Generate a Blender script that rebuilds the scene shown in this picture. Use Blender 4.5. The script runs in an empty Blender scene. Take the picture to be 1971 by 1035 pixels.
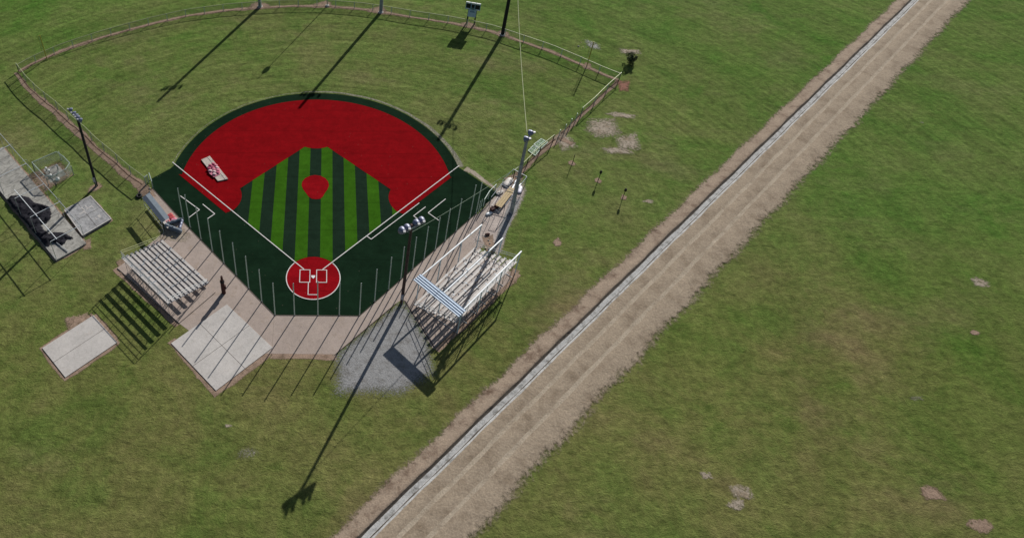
import bpy, math, random
from mathutils import Vector, Matrix
random.seed(7)
F = 0.3048                       # the plan below is drawn in feet, the scene is built in metres
sc = bpy.context.scene
COL = sc.collection

# ------------------------------------------------------------------ camera
f_px, TH, ROLL, YAW = 1460.67, 0.745267, -0.013451, -0.028125
CAM = Vector((5.034, -178.320, 223.175))       # feet
PW, PH, PCX, PCY = 1971.0, 1035.0, 600.0, 311.0
cf = Vector((math.sin(YAW)*math.cos(TH), math.cos(YAW)*math.cos(TH), -math.sin(TH)))
r0 = Vector((math.cos(YAW), -math.sin(YAW), 0)); u0 = r0.cross(cf)
cr = r0*math.cos(ROLL) + u0*math.sin(ROLL); cu = -r0*math.sin(ROLL) + u0*math.cos(ROLL)
cd = bpy.data.cameras.new('camera'); cam = bpy.data.objects.new('camera', cd); COL.objects.link(cam)
m = Matrix(((cr.x, cu.x, -cf.x), (cr.y, cu.y, -cf.y), (cr.z, cu.z, -cf.z))).to_4x4()
m.translation = CAM*F
cam.matrix_world = m
cd.sensor_width = 36; cd.lens = f_px*36/PW
cd.shift_x = (PW/2-PCX)/PW; cd.shift_y = (PCY-PH/2)/PW
cd.clip_start = 0.5; cd.clip_end = 5000
sc.camera = cam

def G(u, v, z=0.0):
    """survey: a point of the photograph that lies at height z (feet) -> plan position in feet"""
    d = cf + cr*((u-PCX)/f_px) - cu*((v-PCY)/f_px)
    t = (z-CAM.z)/d.z
    return CAM + d*t

# ------------------------------------------------------------------ light
SUN_EL, SUN_AZ = math.radians(27), math.radians(26.6)      # azimuth from +y towards +x
w = bpy.data.worlds.new("World"); sc.world = w; w.use_nodes = True
nt = w.node_tree; bg = nt.nodes['Background']
sky = nt.nodes.new('ShaderNodeTexSky'); sky.sky_type = 'NISHITA'; sky.sun_disc = False
sky.sun_elevation = SUN_EL; sky.sun_rotation = SUN_AZ
nt.links.new(sky.outputs[0], bg.inputs[0]); bg.inputs[1].default_value = 0.05
sd = bpy.data.lights.new('sun', 'SUN'); sd.energy = 4.9; sd.angle = math.radians(0.45); sd.color = (1, .955, .89)
so = bpy.data.objects.new('sun', sd); COL.objects.link(so)
tos = Vector((math.sin(SUN_AZ)*math.cos(SUN_EL), math.cos(SUN_AZ)*math.cos(SUN_EL), math.sin(SUN_EL)))
so.rotation_euler = tos.to_track_quat('Z', 'Y').to_euler(); so.location = (30, 60, 80)
vs = sc.view_settings; vs.view_transform = 'Standard'; vs.look = 'None'; vs.gamma = 1; vs.use_curve_mapping = False
vs.exposure = 0.05
sc.cycles.max_bounces = 6; sc.cycles.transparent_max_bounces = 16

# ------------------------------------------------------------------ materials
class NB:
    def __init__(s, name):
        s.m = bpy.data.materials.new(name); s.m.use_nodes = True
        s.t = s.m.node_tree; s.p = s.t.nodes['Principled BSDF']; s.out = s.t.nodes['Material Output']
        s.co = s.t.nodes.new('ShaderNodeTexCoord').outputs['Object']
    def n(s, typ, **k):
        x = s.t.nodes.new(typ)
        for a, b in k.items(): setattr(x, a, b)
        return x
    def l(s, a, b): s.t.links.new(a, b)
    def noise(s, scale, detail=4, rough=.6, vec=None, stretch=None, dist=0):
        x = s.n('ShaderNodeTexNoise'); x.inputs['Scale'].default_value = scale
        x.inputs['Detail'].default_value = detail; x.inputs['Roughness'].default_value = rough
        x.inputs['Distortion'].default_value = dist
        v = vec or s.co
        if stretch:
            mp = s.n('ShaderNodeMapping'); mp.inputs['Scale'].default_value = stretch; s.l(v, mp.inputs[0]); v = mp.outputs[0]
        s.l(v, x.inputs['Vector']); return x.outputs['Fac']
    def ramp(s, fac, stops, interp='LINEAR'):
        r = s.n('ShaderNodeValToRGB'); e = r.color_ramp.elements; r.color_ramp.interpolation = interp
        while len(e) < len(stops): e.new(0.5)
        for q, (p, c) in zip(e, stops):
            q.position = p; q.color = (c, c, c, 1) if isinstance(c, (int, float)) else (*c, 1)
        s.l(fac, r.inputs[0]); return r.outputs[0]
    def mix(s, fac, a, b, mode='MIX'):
        x = s.n('ShaderNodeMix', data_type='RGBA', blend_type=mode)
        for sock, val in ((x.inputs[0], fac), (x.inputs[6], a), (x.inputs[7], b)):
            if hasattr(val, 'node'): s.l(val, sock)
            elif isinstance(val, (int, float)): sock.default_value = val if sock == x.inputs[0] else (val, val, val, 1)
            else: sock.default_value = (*val, 1)
        return x.outputs[2]
    def math(s, op, a, b=0.0, c=0.0):
        x = s.n('ShaderNodeMath', operation=op)
        for i, val in enumerate((a, b, c)):
            if hasattr(val, 'node'): s.l(val, x.inputs[i])
            else: x.inputs[i].default_value = val
        return x.outputs[0]
    def color(s, c): s.l(c, s.p.inputs['Base Color']); return s
    def bump(s, h, strength=.3, dist=.05):
        b = s.n('ShaderNodeBump'); b.inputs['Strength'].default_value = strength; b.inputs['Distance'].default_value = dist
        s.l(h, b.inputs['Height']); s.l(b.outputs[0], s.p.inputs['Normal']); return s
    def fin(s, rough=.8, metal=0.0, spec=.3):
        s.p.inputs['Roughness'].default_value = rough; s.p.inputs['Metallic'].default_value = metal
        s.p.inputs['Specular IOR Level'].default_value = spec
        return s.m
    def cutout(s, alpha):
        """alpha socket -> the surface is simply absent where it is 0"""
        tr = s.n('ShaderNodeBsdfTransparent'); mx = s.n('ShaderNodeMixShader')
        s.l(alpha, mx.inputs[0]); s.l(tr.outputs[0], mx.inputs[1]); s.l(s.p.outputs[0], mx.inputs[2]); s.l(mx.outputs[0], s.out.inputs[0])
        return s

def sc3(c, k): return tuple(x*k for x in c)
def plain(name, c, rough=.6, metal=0.0, var=.2, scale=3.0, spec=.4, bump=.0):
    b = NB(name); n = b.noise(scale, 5, .65)
    b.color(b.ramp(n, [(.3, sc3(c, 1-var)), (.7, sc3(c, 1+var))]))
    if bump: b.bump(n, bump, .02)
    return b.fin(rough, metal, spec)

def grass_mat():
    b = NB('mown_grass')
    xyz = b.n('ShaderNodeSeparateXYZ'); b.l(b.co, xyz.inputs[0]); X, Y = xyz.outputs[0], xyz.outputs[1]
    big = b.noise(.035, 3, .55); mid = b.noise(.13, 6, .72, dist=.4); fine = b.noise(1.3, 6, .8); tiny = b.noise(6, 4, .8)
    clump = b.noise(.55, 5, .75, dist=.3, stretch=(1, 1.6, 1))
    # mower passes: rings about home plate
    r = b.math('SQRT', b.math('ADD', b.math('MULTIPLY', X, X), b.math('MULTIPLY', Y, Y)))
    a = b.math('ARCTAN2', X, Y)
    cb = b.n('ShaderNodeCombineXYZ'); b.l(r, cb.inputs[0]); b.l(b.math('MULTIPLY', a, 2.6), cb.inputs[1])
    rings = b.noise(1.3, 5, .75, cb.outputs[0]); rings2 = b.noise(.30, 3, .6, cb.outputs[0])
    base = b.ramp(big, [(.28, (.076, .150, .022)), (.44, (.110, .160, .034)), (.57, (.142, .166, .046)), (.72, (.104, .162, .031))])
    lush = b.ramp(mid, [(.34, (.150, .158, .050)), (.50, (.118, .160, .036)), (.64, (.066, .140, .020))])
    c = b.mix(.58, base, lush)
    dry = b.ramp(b.noise(.05, 5, .65, stretch=(1, 1.5, 1)), [(.54, 0.0), (.72, .62)])
    c = b.mix(dry, c, (.185, .158, .070))
    # rough lawn beyond the outfield fence is greener, the trodden lawn behind the infield more olive
    far = b.ramp(b.math('DIVIDE', r, 100.0), [(.57, 0.0), (.72, .62)])
    c = b.mix(far, c, b.mix(1.0, c, (.72, .98, .70), 'MULTIPLY'))
    nearer = b.ramp(b.math('ADD', b.math('DIVIDE', Y, 100.0), .5), [(.40, .75), (.62, 0.0)])
    c = b.mix(nearer, c, b.mix(1.0, c, (1.12, .90, 1.0), 'MULTIPLY'))
    mow = b.ramp(b.math('ADD', b.math('DIVIDE', Y, 100.0), .5), [(.50, .15), (.78, .8)])
    c = b.mix(mow, c, b.mix(1.0, c, b.ramp(rings, [(.28, .60), (.72, 1.34)]), 'MULTIPLY'))
    c = b.mix(.45, c, b.ramp(rings2, [(.3, .78), (.7, 1.2)]), 'MULTIPLY')
    c = b.mix(.75, c, b.ramp(clump, [(.30, .62), (.48, .97), (.72, 1.22)]), 'MULTIPLY')
    c = b.mix(.85, c, b.ramp(fine, [(.25, .42), (.5, .95), (.75, 1.50)]), 'MULTIPLY')
    c = b.mix(.5, c, b.ramp(tiny, [(.3, .6), (.7, 1.4)]), 'MULTIPLY')
    c = b.mix(1.0, c, (1.19, 1.17, 1.40), 'MULTIPLY')
    b.color(c)
    h = b.math('ADD', b.math('MULTIPLY', fine, 1.0), b.math('ADD', b.math('MULTIPLY', tiny, .4), b.math('MULTIPLY', clump, 1.5)))
    b.bump(h, .7, .16)
    return b.fin(1.0, 0, .03)

def turf_mat(name, c, var=.14, fleck=True):
    b = NB(name)
    n = b.noise(.35, 4, .6); n2 = b.noise(9, 3, .8); n3 = b.noise(1.4, 4, .6, stretch=(.25, 1, 1))
    k = b.ramp(n, [(.3, sc3(c, 1-var)), (.7, sc3(c, 1+var))])
    k = b.mix(.5, k, b.ramp(n2, [(.3, .65), (.7, 1.35)]), 'MULTIPLY')
    k = b.mix(.35, k, b.ramp(n3, [(.35, .8), (.65, 1.2)]), 'MULTIPLY')
    xs = b.n('ShaderNodeSeparateXYZ'); b.l(b.co, xs.inputs[0])
    seam = b.math('FRACT', b.math('DIVIDE', b.math('ADD', xs.outputs[1], 2.0), 4.57))
    k = b.mix(b.math('MULTIPLY', b.math('LESS_THAN', seam, .03), .4), k, sc3(c, .55))
    wear = b.noise(.9, 6, .75, dist=.8)
    k = b.mix(.6, k, b.ramp(wear, [(.32, .72), (.5, 1.0), (.70, 1.25)]), 'MULTIPLY')
    if fleck:
        v = b.n('ShaderNodeTexVoronoi'); v.inputs['Scale'].default_value = 1.1; b.l(b.co, v.inputs['Vector'])
        k = b.mix(b.ramp(v.outputs['Distance'], [(.035, .35), (.055, 0.0)]), k, (.30, .22, .18))
    b.color(k); b.bump(n2, .4, .02)
    return b.fin(1.0, 0, .02)

def earth_mat(name, c, c2, edge=True, s=1.0, hard=.5):
    b = NB(name)
    n = b.noise(.5*s, 6, .7); n2 = b.noise(5*s, 5, .75); n3 = b.noise(1.7*s, 4, .6)
    k = b.ramp(n, [(.3, c2), (.5, c), (.75, sc3(c, 1.2))])
    k = b.mix(.7, k, b.ramp(n2, [(.25, .5), (.7, 1.35)]), 'MULTIPLY')
    b.color(k); b.bump(b.math('ADD', n2, n3), .6, .08)
    if edge:
        at = b.n('ShaderNodeAttribute', attribute_name='edge')
        q = b.math('ADD', at.outputs['Fac'], b.math('MULTIPLY', b.math('SUBTRACT', b.noise(2.2*s, 7, .8), .5), 1.5))
        b.cutout(b.ramp(q, [(hard-.17, 0.0), (hard+.15, 1.0)]))
    return b.fin(.95, 0, .15)

def concrete_mat(name, c, dirt=(.25, .19, .14), amt=.6, streak=False, joint=None):
    b = NB(name)
    n = b.noise(.28, 6, .7); n2 = b.noise(6, 4, .8); n3 = b.noise(1.1, 5, .7, dist=.6)
    k = b.ramp(n, [(.3, sc3(c, .86)), (.7, sc3(c, 1.1))])
    k = b.mix(b.ramp(n3, [(.55, 0.0), (.75, amt)]), k, dirt)
    k = b.mix(.5, k, b.ramp(n2, [(.3, .80), (.7, 1.12)]), 'MULTIPLY')
    k = b.mix(.7, k, b.ramp(b.noise(2.3, 6, .8, dist=1.0), [(.30, .70), (.5, 1.0), (.72, 1.12)]), 'MULTIPLY')
    if streak:
        k = b.mix(.8, k, b.ramp(b.noise(.9, 6, .75, dist=1.5), [(.38, .50), (.52, .95), (.66, 1.25)]), 'MULTIPLY')
    b.color(k); b.bump(n2, .15, .01)
    return b.fin(.85, 0, .25)

def link_mat(name, c, cell=.06, wire=.06):
    """woven wire: the strands are there, the gaps between them are open"""
    b = NB(name); uv = b.n('ShaderNodeUVMap').outputs[0]
    xyz = b.n('ShaderNodeSeparateXYZ'); b.l(uv, xyz.inputs[0]); U, V = xyz.outputs[0], xyz.outputs[1]
    def strand(e):
        fr = b.math('FRACT', b.math('DIVIDE', e, cell*1.414))
        return b.math('LESS_THAN', b.math('ABSOLUTE', b.math('SUBTRACT', fr, .5)), wire)
    a = b.math('MAXIMUM', strand(b.math('ADD', U, V)), strand(b.math('SUBTRACT', U, V)))
    b.p.inputs['Base Color'].default_value = (*c, 1)
    b.cutout(a)
    return b.fin(.5, .3, .4)

M = {}
M['grass'] = grass_mat()
M['turf_dark'] = turf_mat('dark_green_turf', (.0078, .0225, .0112), .2)
M['turf_stripe_dark'] = turf_mat('stripe_dark_turf', (.0125, .0285, .0165), fleck=False)
M['turf_light'] = turf_mat('light_green_turf', (.038, .122, .007), fleck=False)
M['turf_red'] = turf_mat('red_turf', (.225, .0035, .0062), .08)
M['turf_red2'] = turf_mat('bright_red_turf', (.265, .0045, .0085), .12)
M['white_turf'] = plain('white_line_turf', (.72, .70, .68), .9, 0, .08)
M['dirt'] = earth_mat('bare_dirt', (.33, .235, .175), (.17, .12, .08), s=1.6)
M['dirt_road'] = earth_mat('dirt_road', (.34, .27, .20), (.21, .16, .11), hard=.35)
M['pale_stone'] = earth_mat('pale_stone', (.40, .40, .38), (.12, .13, .09), s=1.6, hard=.68)
M['soil_dark'] = earth_mat('dark_soil', (.085, .05, .035), (.04, .03, .02), s=2, hard=.75)
M['edge_stone'] = earth_mat('edge_rubble', (.33, .31, .25), (.10, .10, .06), s=2.5, hard=.8)
M['red_dirt'] = earth_mat('red_dirt', (.27, .13, .095), (.15, .09, .06), s=1.5, hard=.6)
M['sand'] = earth_mat('pale_sand', (.40, .34, .27), (.26, .20, .13), s=1.3, hard=.62)
M['gravel_pale'] = earth_mat('pale_walk_gravel', (.50, .43, .39), (.36, .30, .27), s=1.5, hard=.4)
M['gravel'] = earth_mat('grey_gravel', (.30, .30, .30), (.20, .19, .18), s=2.5, hard=.4)
M['concrete'] = concrete_mat('warm_concrete', (.42, .345, .30), (.29, .215, .15), .6)
M['concrete_white'] = concrete_mat('white_concrete', (.56, .53, .50), (.40, .33, .27), .3)
M['concrete_grey'] = concrete_mat('grey_concrete', (.40, .39, .355), (.25, .24, .21), .5, streak=True)
M['concrete_stain'] = concrete_mat('stained_concrete', (.38, .38, .385), (.60, .60, .58), .7, streak=True)
M['ditch_stone'] = earth_mat('ditch_stone', (.46, .46, .45), (.22, .22, .20), s=2, hard=.35)
M['joint'] = plain('dark_joint_and_curb_shadow', (.06, .045, .035), .9)  # slab joints, and the painted curb shadow at the carpet edge
M['galv'] = plain('galvanised_pipe', (.50, .53, .55), .4, .35, .12)
M['post_green'] = plain('grey_green_post', (.50, .60, .53), .5, .1, .12)
M['rail_yellow'] = plain('pale_yellow_rail', (.40, .43, .24), .55, .1, .12)
M['rail_teal'] = plain('pale_teal_rail', (.42, .50, .46), .5, .2, .1)
M['link'] = link_mat('chain_link', (.20, .23, .20))
M['link_pale'] = link_mat('chain_link_pale', (.50, .58, .58), wire=.085)
M['link_green'] = link_mat('green_chain_link', (.10, .20, .14), wire=.07)
M['wood_pole'] = plain('dark_wood_pole', (.085, .050, .046), .85, 0, .3, 2, bump=.3)
M['wood_pole_grey'] = plain('weathered_wood_pole', (.30, .32, .34), .85, 0, .25, 2, bump=.3)
M['black_pole'] = plain('black_wood_pole', (.017, .018, .02), .8, 0, .3, 2)
M['pale_metal'] = plain('pale_metal_box', (.42, .42, .50), .5, .2, .1)
M['lamp_shell'] = plain('lamp_shell', (.21, .23, .32), .45, .25, .15, 6)
M['lamp_cap'] = plain('lamp_cap', (.48, .48, .50), .5, .1, .05)
M['lamp_glass'] = plain('lamp_glass', (.05, .06, .08), .1, 0, .05, spec=.8)
M['alu'] = plain('weathered_aluminium', (.52, .49, .465), .6, .1, .22, 1.2)
M['alu_dim'] = plain('aluminium_footboard', (.40, .37, .36), .65, .1, .25, 1.5)
M['alu_frame'] = plain('bleacher_frame', (.36, .40, .44), .5, .35, .15)
M['white_steel'] = plain('white_steel', (.80, .84, .87), .45, .1, .08)
M['blue_steel'] = plain('pale_blue_steel', (.55, .70, .78), .45, .15, .12)
M['panel_pale'] = plain('pale_blue_sheet', (.58, .68, .80), .45, .15, .08)
M['panel_blue'] = plain('blue_sheet', (.115, .19, .29), .5, .15, .12)
M['net'] = plain('black_netting', (.020, .020, .026), .95, 0, .7, 9, spec=.1, bump=.8)
M['board_blue'] = plain('scoreboard_blue', (.23, .38, .52), .4, .1, .08)
M['board_black'] = plain('scoreboard_black', (.008, .011, .018), .35)
M['board_white'] = plain('scoreboard_white', (.80, .82, .82), .4)
M['sign_pale'] = plain('pale_sign', (.36, .50, .66), .5, 0, .1)
M['ink'] = plain('dark_blue_ink', (.06, .14, .30), .5)
M['yellow'] = plain('faded_yellow', (.42, .36, .06), .6, 0, .1)
M['roof_metal'] = plain('roof_metal', (.44, .50, .54), .45, .3, .12)
M['roof_dark'] = plain('roof_metal_dark', (.14, .17, .21), .5, .3, .15)
M['red_tarp'] = plain('red_tarp', (.45, .05, .06), .6, 0, .25, 5)
M['grey_roll'] = plain('grey_fabric_roll', (.13, .16, .20), .7, 0, .3, 3)
M['wood'] = plain('yellow_plank', (.52, .40, .22), .8, 0, .2, 4)
M['ply'] = plain('weathered_plywood', (.50, .44, .39), .85, 0, .3, 3)
M['pink'] = plain('pink_bag', (.62, .20, .28), .7, 0, .25, 6)
M['pink_white'] = plain('pale_bag', (.68, .48, .50), .7, 0, .15, 6)
M['magenta'] = plain('magenta_bag', (.45, .08, .16), .7, 0, .25, 6)
M['rust'] = plain('rust_brown', (.060, .018, .014), .8, 0, .35, 4)
M['black'] = plain('matt_black', (.012, .012, .013), .7)
M['cable'] = plain('pale_cable', (.46, .48, .30), .6)
M['cable_green'] = plain('grey_green_cable', (.17, .24, .17), .6)
M['white_plastic'] = plain('white_plastic', (.75, .76, .74), .5)
M['teal'] = plain('teal_pipe', (.10, .16, .15), .6)
M['leaf'] = plain('shrub_leaf', (.035, .060, .016), .8, 0, .5, 4)
M['bark'] = plain('bark', (.08, .06, .045), .9)
M['water'] = plain('dark_ditch_water', (.02, .022, .02), .15, 0, .1, spec=.6)

# ------------------------------------------------------------------ mesh building (everything in feet until build)
def V3(p): return Vector((p[0], p[1], p[2] if len(p) > 2 else 0.0))
class MB:
    def __init__(s): s.v = []; s.f = []; s.m = []; s.k = 0; s.edge = None; s.uv = None
    def face(s, idx): s.f.append(tuple(idx)); s.m.append(s.k)
    def quadbox(s, P):       # eight corners: bottom 0-3, top 4-7
        b = len(s.v); s.v += [V3(p) for p in P]
        for q in ((3, 2, 1, 0), (4, 5, 6, 7), (0, 1, 5, 4), (1, 2, 6, 5), (2, 3, 7, 6), (3, 0, 4, 7)): s.face([b+i for i in q])
        return s
    def box(s, c, sz, ang=0.0):
        ca, sa = math.cos(ang), math.sin(ang); x, y, z = (q/2 for q in sz); c = V3(c); P = []
        for dz in (-z, z):
            for dx, dy in ((-x, -y), (x, -y), (x, y), (-x, y)):
                P.append((c.x+dx*ca-dy*sa, c.y+dx*sa+dy*ca, c.z+dz))
        return s.quadbox(P)
    def beam(s, a, b, w_, h_=None, up=None):
        a, b = V3(a), V3(b); h_ = h_ or w_; d = (b-a).normalized()
        up = V3(up) if up else (Vector((0, 0, 1)) if abs(d.z) < .95 else Vector((0, 1, 0)))
        sx = d.cross(up).normalized()*(w_/2); sy = sx.cross(d).normalized()*(h_/2)
        return s.quadbox([a-sx-sy, a+sx-sy, a+sx+sy, a-sx+sy, b-sx-sy, b+sx-sy, b+sx+sy, b-sx+sy])
    def tube(s, pts, r, n=8, cap=True):
        pts = [V3(p) for p in pts]; rr = r if isinstance(r, (list, tuple)) else [r]*len(pts); rings = []
        for i, p in enumerate(pts):
            d = (pts[min(i+1, len(pts)-1)]-pts[max(i-1, 0)]).normalized()
            up = Vector((0, 0, 1)) if abs(d.z) < .9 else Vector((0, 1, 0))
            x = d.cross(up).normalized(); y = x.cross(d)
            b = len(s.v); rings.append(b)
            for j in range(n):
                a = 2*math.pi*j/n; s.v.append(p+x*(math.cos(a)*rr[i])+y*(math.sin(a)*rr[i]))
        for i in range(len(rings)-1):
            for j in range(n):
                k = (j+1) % n; s.face((rings[i]+j, rings[i]+k, rings[i+1]+k, rings[i+1]+j))
        if cap: s.face([rings[0]+j for j in range(n)][::-1]); s.face([rings[-1]+j for j in range(n)])
        return s
    def poly(s, P, z=None):
        b = len(s.v); s.v += [Vector((p[0], p[1], z)) if z is not None else V3(p) for p in P]; s.face(range(b, b+len(P))); return s
    def prism(s, P, z0, z1):
        b = len(s.v); n = len(P)
        if sum(P[i][0]*P[(i+1) % n][1]-P[(i+1) % n][0]*P[i][1] for i in range(n)) < 0: P = list(P)[::-1]
        s.v += [Vector((p[0], p[1], z0)) for p in P]+[Vector((p[0], p[1], z1)) for p in P]
        s.face(range(b+n-1, b-1, -1)); s.face(range(b+n, b+2*n))
        for i in range(n): j = (i+1) % n; s.face((b+i, b+j, b+n+j, b+n+i))
        return s
    def lathe(s, c, prof, n=14, axis=None):
        """prof: (radius, height along axis)"""
        c = V3(c); d = V3(axis).normalized() if axis else Vector((0, 0, 1))
        up = Vector((0, 0, 1)) if abs(d.z) < .9 else Vector((0, 1, 0))
        x = d.cross(up).normalized(); y = x.cross(d); rings = []
        for r, h in prof:
            rings.append(len(s.v))
            for j in range(n):
                a = 2*math.pi*j/n; s.v.append(c+d*h+x*(math.cos(a)*r)+y*(math.sin(a)*r))
        for i in range(len(rings)-1):
            for j in range(n):
                k = (j+1) % n; s.face((rings[i]+j, rings[i+1]+j, rings[i+1]+k, rings[i]+k))
        s.face([rings[0]+j for j in range(n)]); s.face([rings[-1]+j for j in range(n)][::-1])
        return s
    def build(s, name, mat, parent=None, origin=None, smooth=False):
        o3 = V3(origin) if origin is not None else (Vector(parent['_o']) if parent is not None and '_o' in parent.keys() else Vector((0, 0, 0)))
        me = bpy.data.meshes.new(name)
        me.from_pydata([tuple((p-o3)*F) for p in s.v], [], s.f)
        mats = mat if isinstance(mat, (list, tuple)) else [mat]
        for q in mats: me.materials.append(M[q])
        if len(mats) > 1:
            for p, k in zip(me.polygons, s.m): p.material_index = k
        if smooth:
            for p in me.polygons: p.use_smooth = True
        if s.edge:
            at = me.attributes.new('edge', 'FLOAT', 'POINT')
            for i, e in enumerate(s.edge): at.data[i].value = e
        if s.uv:
            ul = me.uv_layers.new(name='UVMap')
            for li, lp in enumerate(me.loops): ul.data[li].uv = s.uv[lp.vertex_index]
        me.update()
        o = bpy.data.objects.new(name, me); COL.objects.link(o)
        if parent is not None:
            o.parent = parent
            if '_o' not in parent.keys(): o.location = (o3-V3(origin))*F if origin is not None else (0, 0, 0)
        elif origin is not None: o.location = o3*F
        o['_o'] = tuple(o3)
        return o
def tag(o, label, cat, group=None):
    o['label'] = label; o['category'] = cat
    if group: o['group'] = group
    return o
def struct(o): o['kind'] = 'structure'; return o
def empty(name, loc=(0, 0, 0), rz=0.0):
    o = bpy.data.objects.new(name, None); COL.objects.link(o); o.location = V3(loc)*F; o.rotation_euler.z = rz
    o.empty_display_size = .3; o['_o'] = tuple(V3(loc)); return o
def copy_tree(o, parent=None):
    kids = [c for c in COL.objects if c.parent == o]
    c = o.copy(); COL.objects.link(c); c.parent = parent
    for k in kids: copy_tree(k, c)
    return c
ORD = ['first', 'second', 'third', 'fourth', 'fifth', 'sixth', 'seventh', 'eighth', 'ninth', 'tenth', 'eleventh', 'twelfth']

# ------------------------------------------------------------------ ground sheets
SX = MB(); N = 40
SX.poly([(-2500, -1500), (2500, -1500), (2500, 4000), (-2500, 4000)], 0)
struct(SX.build('ground', 'grass'))

def circ(c, r, a0, a1, n):
    return [(c[0]+r*math.sin(a0+(a1-a0)*i/n), c[1]+r*math.cos(a0+(a1-a0)*i/n)) for i in range(n+1)]
PC = (0, 49.5); R1, R2 = 57.2, 62.0
def ang(p, c): return math.atan2(p[0]-c[0], p[1]-c[1])
# artificial turf carpet
aL, aR = ang((-61.7, 60.6), PC), ang((61.9, 60.4), PC)
carpet = [(-69.9, 51.8)]+[(-62.6, 58.4)]+circ(PC, 62.2, aL, aR, 72)+[(64.7, 56.8), (74.4, 46.0), (75.4, 44.2), (68.9, 37.6), (65.1, 33.2),
          (16.7, -17.15), (-13.6, -17.15), (-52.1, 27.1), (-68.3, 46.6)]
struct(MB().poly(carpet, .05).build('artificial_turf', 'turf_dark'))
# red infield: arc, straight edges outside the foul lines, cutouts round the bases
B1, B3, B2 = (41.5, 41.5), (-41.5, 41.5), (0, 83)
def arcpts(c, r, p, q, n=14, cw=True):
    a, b = ang(p, c), ang(q, c)
    if cw:
        while b < a: b += 2*math.pi
    else:
        while b > a: b -= 2*math.pi
    return circ(c, r, a, b, n)
rb = 11.2
a1 = ang((57.2, 54.2), PC); a0 = ang((-57.6, 54.8), PC)
red = circ(PC, 57.2, a0, a1, 72)
red += [(57.6, 54.2), (35.7, 32.6)]
red += arcpts(B1, rb, (33.6, 34.2), (31.2, 46.6), 14, True)
e = 78.0
red += [(31.6, e-31.6), (4.9, e-4.9)]
red += arcpts(B2, rb, (4.9, e-4.9), (-4.9, e-4.9), 10, True)
red += [(-4.9, e-4.9), (-31.6, e-31.6)]
red += arcpts(B3, rb, (-31.2, 46.6), (-33.6, 34.2), 14, True)
red += [(-36.0, 32.5), (-58.4, 54.9)]
struct(MB().poly(red, .10).build('red_infield_turf', 'turf_red'))
# mowing stripes of lighter turf, clipped to the infield diamond
def clip(P, a, b, c):       # keep a x + b y <= c
    out = []
    for i in range(len(P)):
        p, q = P[i], P[(i+1) % len(P)]; dp, dq = a*p[0]+b*p[1]-c, a*q[0]+b*q[1]-c
        if dp <= 0: out.append(p)
        if (dp < 0) != (dq < 0) and dp != dq:
            t = dp/(dp-dq); out.append((p[0]+(q[0]-p[0])*t, p[1]+(q[1]-p[1])*t))
    return out
sw = 4.82
def outside(P, c, r):
    """push the part of a finely sampled outline that is inside the circle onto the circle"""
    out = []
    for i in range(len(P)):
        p, q = P[i], P[(i+1) % len(P)]
        for k in range(24):
            x = p[0]+(q[0]-p[0])*k/24; y = p[1]+(q[1]-p[1])*k/24
            d = math.hypot(x-c[0], y-c[1])
            if d < r and y < 200:
                out.append(('in', x, y))
            else: out.append(('out', x, y))
    return out
def column(x0, x1, name, mat, z):
    """a strip between the foul lines and the diamond edge, in short cross slices"""
    b = MB(); n = 8
    lo, hi = [], []
    for i in range(n+1):
        x = x0+(x1-x0)*i/n
        yl, yh = abs(x)+.1, e-abs(x)
        rr = 10.1**2-x*x
        if rr > 0: yl = max(yl, -.2+math.sqrt(rr))
        dx = abs(x)-41.5; q = rb*rb-dx*dx
        if q > 0:
            if yl > 41.5-math.sqrt(q)-.01 and abs(x) > 31: yl = min(yl, 60)
            if abs(x) > 30.4: yh = min(yh, 41.5-math.sqrt(q))
        q = rb*rb-x*x
        if q > 0: yh = min(yh, 83-math.sqrt(q))
        lo.append((x, yl)); hi.append((x, max(yh, yl)))
    for i in range(n): b.poly([lo[i], lo[i+1], hi[i+1], hi[i]], z)
    return struct(b.build(name, mat))
for k in range(-7, 7):
    if k % 2 == 0: x0, x1 = (k-.5)*sw+.0, (k+.5)*sw
    x0, x1 = (k+.5)*sw, (k+1.5)*sw
    x0, x1 = max(x0, -33.9), min(x1, 33.9)
    if x1-x0 < .2: continue
    light = (k % 2 == 0)
    column(x0, x1, 'light_turf_stripe' if light else 'dark_turf_stripe', 'turf_light' if light else 'turf_stripe_dark', .085 if light else .075)
# pitcher's circle with a tapered front, home plate circle
pit = [(-.3, 54.9), (-2.6, 54.2), (-4.4, 52.9), (-5.5, 50.9), (-5.75, 48.6), (-5.0, 46.2), (-3.7, 43.9), (-2.6, 41.9), (-1.3, 40.8), (.5, 40.5), (2.2, 40.8), (3.2, 42.0), (4.1, 44.2), (5.2, 46.3), (5.8, 48.7), (5.4, 51.0), (4.2, 53.0), (2.2, 54.4)]
struct(MB().poly(pit[::-1], .13).build('pitching_circle_turf', 'turf_red2'))
struct(MB().poly(circ((0, -.21), 10.0, 0, 2*math.pi, 72)[:-1], .13).build('home_circle_turf', 'turf_red2'))
LW = .36
def line(b, p, q, wd=LW, z=.18):
    p, q = Vector((*p[:2], 0)), Vector((*q[:2], 0)); d = (q-p).normalized(); s_ = Vector((-d.y, d.x, 0))*(wd/2)
    b.poly([p-s_, q-s_, q+s_, p+s_], z)
def ring(b, c, r, a0, a1, wd, n, z=.175):
    A, B = circ(c, r-wd/2, a0, a1, n), circ(c, r+wd/2, a0, a1, n)
    for i in range(n): b.poly([A[i], A[i+1], B[i+1], B[i]], z)
b = MB()
line(b, (-3.5, 3.65), (-62.2, 62.4)); line(b, (3.45, 3.65), (61.6, 61.2))
struct(b.build('foul_lines', 'white_turf'))
b = MB(); ring(b, (0, -.21), 10.0, math.radians(46), math.radians(314), .34, 80)
struct(b.build('home_circle_line', 'white_turf'))
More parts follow.
